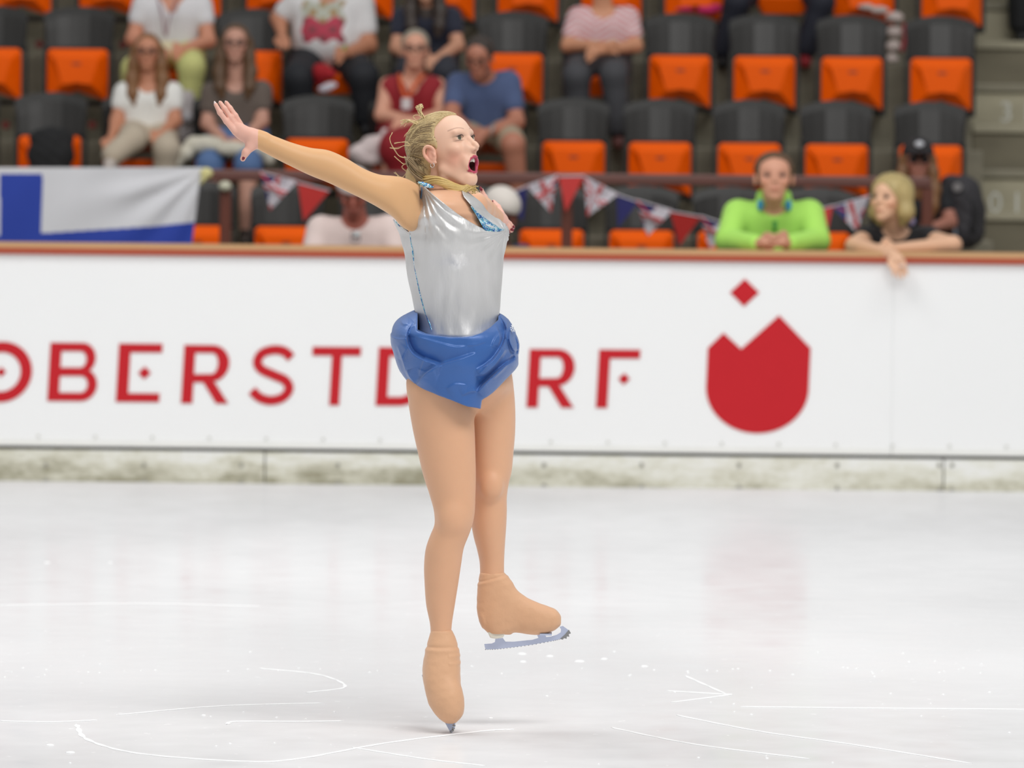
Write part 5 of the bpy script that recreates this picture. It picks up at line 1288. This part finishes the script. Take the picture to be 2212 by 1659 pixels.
person('woman with long dark brown hair in brown tee and denim shorts', R1, dict(head=(509, 100, -.22), shL=(456, 196, -.18), shR=(566, 192, -.18), elL=(448, 268, -.22), elR=(566, 262, -.24), haL=(494, 312, -.48), haR=(520, 306, -.48), hip=(513, 295, -.14), knL=(452, 356, -.55), anL=(462, 470, -.50), knR=(536, 352, -.60), anR=(533, 500, -.66)),
    skin=(196, 146, 126), top=(98, 86, 78), sleeve=.50, bottom=(84, 112, 156), blen=1.05, hair='brown', style='long', glasses=True, build=.92, shoe=(60, 50, 44), hs=.98)
a, _, _ = person('man in white tee with pink printed picture and black trousers, head cut off', R2, dict(head=(712, -80, -.2), shL=(640, 2, -.16), shR=(782, 2, -.16), elL=(603, 40, -.14), elR=(796, 98, -.22), haL=(610, 78, -.28), haR=(742, 116, -.50), hip=(708, 128, -.10), knL=(645, 168, -.58), anL=(652, 262, -.52), knR=(785, 165, -.58), anR=(792, 262, -.52)),
    skin=(188, 128, 98), top=(214, 212, 212), sleeve=.62, bottom=(26, 28, 34), hair='dark', build=1.22, belly=.04, printed=((654, 2, 744, 90), (176, 58, 78)), shoe=(30, 30, 34))
q = W(741, 112, R2-.5); MB().tube([q+[.028*math.cos(t)*.5, .028*math.sin(t), .034*math.cos(t)] for t in np.linspace(0, 6.283, 16)], .010, 6).build('wristband', mat('band_green', rgb(140, 150, 40), .6), a, True)
a, _, _ = person('smiling woman with short fair hair, glasses and red sleeveless dress', R1, dict(head=(897, 112, -.24), shL=(838, 182, -.18), shR=(945, 182, -.18), elL=(825, 248, -.26), elR=(958, 244, -.26), haL=(900, 262, -.46), haR=(872, 270, -.50), hip=(888, 282, -.12), knL=(850, 316, -.62), anL=(838, 430, -.52), knR=(905, 312, -.62), anR=(900, 430, -.52)),
    skin=(216, 158, 132), top=(146, 22, 34), sleeve=0, bottom=(140, 18, 30), blen=1.1, skirt=True, vest=True, hair='grey', style='short', glasses=True, build=.98)
lanyard(a, R1, [(862, 160, -.24), (868, 190, -.36), (880, 216, -.38), (892, 190, -.36), (915, 160, -.24)], mat('lanyard_orange', rgb(206, 84, 30), .6), .012)
MB().box(*[q for q in (W(870, 0, R1-.4)[0], W(890, 0, R1-.4)[0], R1-.405, R1-.39, W(880, 236, R1-.4)[2], W(880, 212, R1-.4)[2])]).build('badge_card', mat('card_white', rgb(206, 198, 198), .5), a)
person('person in navy tee leaning over behind the woman in red, face cut off', R2, dict(head=(920, -28, -.28), shL=(868, 34, -.20), shR=(976, 34, -.20), elL=(857, 104, -.26), elR=(988, 98, -.26), haL=(895, 128, -.5), haR=(940, 130, -.5), hip=(922, 122, -.1), knL=(880, 160, -.58), anL=(880, 250, -.5), knR=(962, 158, -.58), anR=(962, 250, -.5)),
    skin=(200, 146, 118), top=(30, 34, 52), sleeve=.45, bottom=(40, 42, 52), hair='dark', style='long', build=.95, hs=.95)
a, _, _ = person('man with grey hair in blue tee and beige shorts leaning on his knees', R1, dict(head=(1036, 128, -.36), shL=(988, 178, -.22), shR=(1100, 174, -.22), elL=(975, 250, -.40), elR=(1116, 262, -.30), haL=(1018, 284, -.58), haR=(1046, 290, -.60), hip=(1048, 290, -.10), knL=(1000, 318, -.60), anL=(1010, 440, -.52), knR=(1108, 312, -.60), anR=(1122, 440, -.52)),
    skin=(184, 122, 98), top=(74, 90, 128), sleeve=.60, bottom=(170, 156, 132), blen=.85, hair='dark', style='short', face=(-.25, -1, -.35), glasses=True, build=1.08)
q = W(1062, 283, R1-.56); MB().tube([q+[.034*math.cos(t)*.3, .034*math.sin(t), .034*math.cos(t)] for t in np.linspace(0, 6.283, 16)], .010, 6).build('wrist_watch', mat('watch_grey', rgb(176, 168, 164), .3, .5), a, True)
person('woman in red and white striped tee with crossed arms and dark jeans', R2, dict(head=(1300, -48, -.2), shL=(1248, 34, -.16), shR=(1358, 34, -.16), elL=(1228, 98, -.22), elR=(1372, 98, -.22), haL=(1312, 98, -.44), haR=(1290, 112, -.48), hip=(1292, 140, -.1), knL=(1245, 165, -.58), anL=(1252, 280, -.5), knR=(1326, 162, -.60), anR=(1336, 290, -.55)),
    skin=(206, 146, 112), top=(220, 202, 202), sleeve=.6, stripes=(208, 128, 134), bottom=(66, 66, 70), hair='grey', style='short', build=1.02, shoe=(120, 72, 66))
WF = .17
def standlegs(x, x2, py=1): return None
AF = lambda Yp: 346+(1.64-WF-.0)/(Yp/FPX) if False else 0
def pz(z, Yp, px):   # pixel row of a height, used to plant feet
    lo_, hi_ = -400, 1600
    for _ in range(40):
        m_ = (lo_+hi_)/2
        if W(px, m_, Yp)[2] > z: lo_ = m_
        else: hi_ = m_
    return lo_
Y9 = 29.75
a, _, _ = person('elderly man in pale pink shirt with sunglasses clipped on, behind the boards', Y9, dict(head=(764, 420, -.1), shL=(692, 492, 0), shR=(842, 490, 0), elL=(668, 590, -.12), elR=(868, 590, -.12), haL=(720, 596, -.32), haR=(812, 596, -.32), hip=(765, 668, .22), knL=(735, 800, .12), anL=(735, pz(.2, Y9+.3, 735), .25), knR=(800, 800, .12), anR=(800, pz(.2, Y9+.3, 800), .25)),
    skin=(170, 96, 80), top=(232, 212, 206), sleeve=.85, bottom=(90, 88, 84), style='none', cap=((226, 214, 210), 'dome'), build=1.22, belly=.03, face=(0, -1, -.5), scoop=.07, hs=1.0)
gm = MB()
for s in (-1, 1): gm.tube([W(768, 512+s*5, Y9-.2)+np.array([math.cos(t)*.022, 0, math.sin(t)*.016]) for t in np.linspace(0, 6.283, 14)], .004, 6)
gm.build('clipped_sunglasses', mat('steel_dark', rgb(110, 110, 116), .3), a)
MB().ball(W(771, 506, Y9-.21), (.016, .008, .014)).build('lens_glint', mat('lens_pale', rgb(220, 226, 226), .1), a, True)
Y10 = 29.9
person('person with white hair and blue shirt half hidden behind the skater', Y10, dict(head=(1080, 462, -.1), shL=(1030, 545, 0), shR=(1128, 548, 0), elL=(1020, 640, -.1), elR=(1140, 640, -.1), haL=(1050, 640, -.3), haR=(1110, 640, -.3), hip=(1080, 700, .15), knL=(1060, 820, .05), anL=(1060, pz(.2, Y10+.2, 1060), .2), knR=(1105, 820, .05), anR=(1105, pz(.2, Y10+.2, 1105), .2)),
    skin=(120, 66, 54), top=(54, 62, 104), sleeve=.6, bottom=(60, 60, 70), style='none', cap=((222, 214, 206), 'dome'), face=(.75, -.6, -.5), build=.95)
Y11 = 29.12
a, p11, h11 = person('man in bright green zip jacket leaning folded hands on the boards', Y11, dict(head=(1672, 388, -.14), shL=(1592, 458, -.02), shR=(1750, 458, -.02), elL=(1572, 520, -.14), elR=(1766, 520, -.14), haL=(1646, 527, -.40), haR=(1694, 527, -.40), hip=(1670, 640, .22), knL=(1635, 830, .15), anL=(1635, pz(.2, Y11+.4, 1635), .4), knR=(1710, 830, .25), anR=(1710, pz(.2, Y11+.4, 1710), .4)),
    skin=(208, 152, 126), top=(172, 228, 100), sleeve=1.98, bottom=(60, 62, 70), hair='brown', style='short', belly=.03, build=1.22, collar=.05, fingers=dict(L=(.5, 0, .9), R=(-.5, 0, .9)), hs=1.08, wide=1.16, glasses=False)
nb = (p11['shL']+p11['shR'])/2
MB().tube([nb+[0, -.155, -.045], nb+[0, -.170, -.10]], [.014, .010], 8).build('zip_flap', mat('green_dark', rgb(54, 130, 48), .7), a, True)
for s in (-1, 1): MB().ball(nb+np.array([s*.072, -.090, .035]), (.016, .016, .030)).build('collar_lining', mat('lining_blue', rgb(40, 140, 190), .6), a, True)
a, p12, h12 = person('woman with short blonde hair in black top resting bare arms on boards', Y11, dict(head=(1922, 436, -.12), shL=(1872, 510, -.02), shR=(1998, 512, -.02), elL=(1846, 531, -.22), elR=(2058, 529, -.22), haL=(1938, 552, -.60), haR=(1925, 538, -.40), hip=(1935, 660, .35), knL=(1905, 840, .2), anL=(1905, pz(.2, Y11+.4, 1905), .4), knR=(1965, 840, .2), anR=(1965, pz(.2, Y11+.4, 1965), .4)),
    skin=(226, 180, 148), top=(22, 22, 26), sleeve=.18, bottom=(50, 52, 60), hair='blonde', style='bob', face=(-.62, -.8, .05), build=1.05, fingers=dict(L=(0, -.3, -2.6), R=(0, -.2, .1)), hs=1.04, wide=1.05)
MB().tube([p12['haL']+[.02, -.05, -.05]+np.array([math.cos(t)*.012, math.sin(t)*.012, 0]) for t in np.linspace(0, 6.283, 12)], .005, 6).build('ring', mat('ring_pale', rgb(226, 206, 196), .3), a, True)
MB().ball(W(1968, 478, Y11-.1), (.022, .012, .024)).build('shoulder_badge', mat('lilac', rgb(150, 140, 176), .6), a, True)
Y13 = ROWY[0]-.1
a, p13, h13 = person('woman in black cap and black tee seated behind the rail end', Y13, dict(head=(1983, 352, -.2), shL=(1932, 428, -.12), shR=(2042, 420, -.12), elL=(1925, 500, -.2), elR=(2052, 480, -.2), haL=(1965, 545, -.45), haR=(2006, 494, -.40), hip=(1985, 545, 0), knL=(1950, 560, -.5), anL=(1950, pz(FL[0]+.08, Y13-.35, 1950), -.38), knR=(2025, 560, -.5), anR=(2025, pz(FL[0]+.08, Y13-.35, 2025), -.38)),
    skin=(176, 118, 100), top=(26, 27, 32), sleeve=.42, bottom=(40, 42, 50), hair='auburn', style='long', cap=((40, 36, 38), 'peak'), glasses='sun', build=.95)
MB().ball(h13(.098, 0, .105), (.026, .012, .018)).build('cap_badge', mat('badge_white', rgb(214, 214, 220), .5), a, True)
Y14 = 35.2
person('person in black standing on the aisle stairs, cut off at top right', Y14, dict(head=(2230, -520, 0), shL=(2180, -430, 0), shR=(2290, -430, 0), elL=(2175, -320, 0), elR=(2295, -320, 0), haL=(2180, -230, -.05), haR=(2290, -230, -.05), hip=(2228, -220, 0), knL=(2204, -60, 0), anL=(2204, pz(FL[4]-.36+.08, Y14, 2204), .05), knR=(2262, -60, 0), anR=(2262, pz(FL[4]-.36+.08, Y14, 2262), .05)),
    top=(24, 24, 28), sleeve=1.9, bottom=(20, 21, 24), style='short', build=1.15, shoe=(20, 20, 22), hair='dark')
person('person in navy trousers and one red shoe seated in the topmost row', R3, dict(head=(1690, -250, -.2), shL=(1630, -170, -.15), shR=(1750, -170, -.15), elL=(1610, -100, -.2), elR=(1770, -100, -.2), haL=(1640, -60, -.45), haR=(1740, -60, -.45), hip=(1688, -45, -.1), knL=(1592, 4, -.5), anL=(1560, 118, -.42), knR=(1775, 4, -.5), anR=(1738, 116, -.46)),
    top=(40, 44, 60), sleeve=.6, bottom=(24, 26, 40), hair='dark', shoe=((18, 18, 20), (160, 30, 40)))

# ---- loose things in the stands
def blob(name, label, cat, parts, Y, m, k=.03, res=.007, noise=.003):
    P = [(W(x, y, Y+d), r) for x, y, d, r in parts]; A = np.array([p for p, r in P]); R = max(max(r) if isinstance(r, tuple) else r for p, r in P)+.02
    G = Grid(*[np.arange(A[:, i].min()-R, A[:, i].max()+R, res) for i in range(3)])
    for p, r in P: G.ell(p, r if isinstance(r, tuple) else (r, r, r), k)
    X, Y_, Z_ = G.x[:, None, None], G.y[None, :, None], G.z[None, None, :]; G.D += (noise*np.sin(X*70+Z_*30)*np.sin(Z_*60+Y_*50)).astype(np.float32)
    V, F = G.mesh(); c = np.array([A[:, 0].mean(), A[:, 1].mean(), V[:, 2].min()]); o = raw(name, V, F, m, None, c, True); tag(o, label, cat); return o
blob('cardigan', 'cream cardigan bundled across the lap of the brown-shirted woman', 'cardigan', [(382, 352, -.52, .035), (400, 332, -.52, .045), (425, 312, -.50, (.07, .05, .05)), (455, 312, -.48, (.08, .06, .05)), (500, 322, -.56, (.09, .05, .045)), (548, 325, -.52, (.08, .05, .05)), (580, 340, -.5, (.04, .04, .05))], R1, mat('cream_knit', rgb(206, 200, 184), .9, bump=.3))
blob('jacket', 'black jacket draped over the empty seat near the left edge', 'jacket', [(112, 300, -.28, (.13, .05, .07)), (110, 335, -.30, (.14, .05, .10)), (108, 375, -.30, (.13, .05, .10))], R1, mat('black_cloth', rgb(22, 22, 24), .8, bump=.3))
blob('tote_bag', 'white plastic bag at the feet of the lime-trousered woman', 'bag', [(404, 215, -.62, (.05, .05, .06)), (398, 250, -.62, (.07, .06, .10)), (400, 290, -.62, (.07, .06, .08))], R2, mat('white_plastic', rgb(190, 182, 182), .5))
blob('tote_bag', 'crumpled white bag left of the red skirt', 'bag', [(778, 330, -.5, (.07, .06, .05)), (805, 318, -.5, (.07, .06, .07)), (832, 296, -.5, (.03, .04, .05)), (800, 345, -.5, (.09, .06, .04))], R1, mat('white_cloth_bag', rgb(214, 198, 196), .7, bump=.3))
blob('scarf', 'red and white scarf held between the knees of the man in printed tee', 'scarf', [(692, 152, -.62, .045), (704, 160, -.62, (.06, .04, .04)), (690, 172, -.6, (.03, .03, .04))], R2, mat('scarf_red', rgb(160, 16, 28), .8))
blob('folded_paper', 'small white paper below the red scarf', 'paper', [(700, 192, -.62, (.035, .012, .022)), (716, 184, -.62, (.035, .012, .020))], R2, mat('paper_white', rgb(206, 202, 212), .6), noise=.001)
bp_ = blob('backpack', 'charcoal backpack with pale round badge beside the woman in black cap', 'backpack', [(2082, 420, -.12, (.10, .10, .11)), (2086, 460, -.10, (.115, .11, .12)), (2085, 500, -.10, (.11, .11, .10)), (2050, 400, -.06, (.05, .06, .06))], Y13, mat('backpack_grey', rgb(52, 50, 54), .7, bump=.4), k=.05)
MB().tube([W(2068, 404, Y13-.22), W(2068, 404, Y13-.235)], .026, 16).build('badge', mat('badge_grey', rgb(126, 122, 122), .5), bp_)
MB().tube(bez([W(2100, 430, Y13-.20), W(2108, 460, Y13-.22), W(2100, 500, Y13-.22)], 5), .014, 8).build('strap', mat('strap_black', rgb(26, 25, 28), .7), bp_, True)
MB().tube([W(2062, 492, Y13-.20), W(2064, 512, Y13-.20)], .010, 8).build('buckle', mat('buckle_grey', rgb(130, 140, 150), .5), bp_, True)
sl = blob('quilted_jacket', 'white quilted jacket sleeve with red edge hanging between seats at upper right', 'jacket', [(1870, 15, -.30, (.05, .03, .02)), (1900, 22, -.30, (.06, .03, .025)), (1932, 38, -.30, (.055, .05, .035)), (1932, 70, -.30, (.05, .05, .038)), (1930, 100, -.30, (.05, .05, .038)), (1926, 128, -.30, (.045, .05, .032))], R3, mat('quilt_white', rgb(190, 176, 170), .7), k=.008)
MB().tube(bez([W(1953, 50, R3-.33), W(1955, 80, R3-.33), W(1948, 112, R3-.33)], 5), [.012]*11, 8).build('red_edge', mat('edge_red', rgb(150, 34, 50), .7), sl, True)
blob('scarf', 'pink and purple cloth over the back of a topmost-row seat', 'scarf', [(1525, 22, -.30, (.05, .03, .025)), (1548, 18, -.30, (.04, .03, .025)), (1480, 20, -.30, (.06, .02, .012))], R3, mat('cloth_pink', rgb(196, 30, 96), .8))
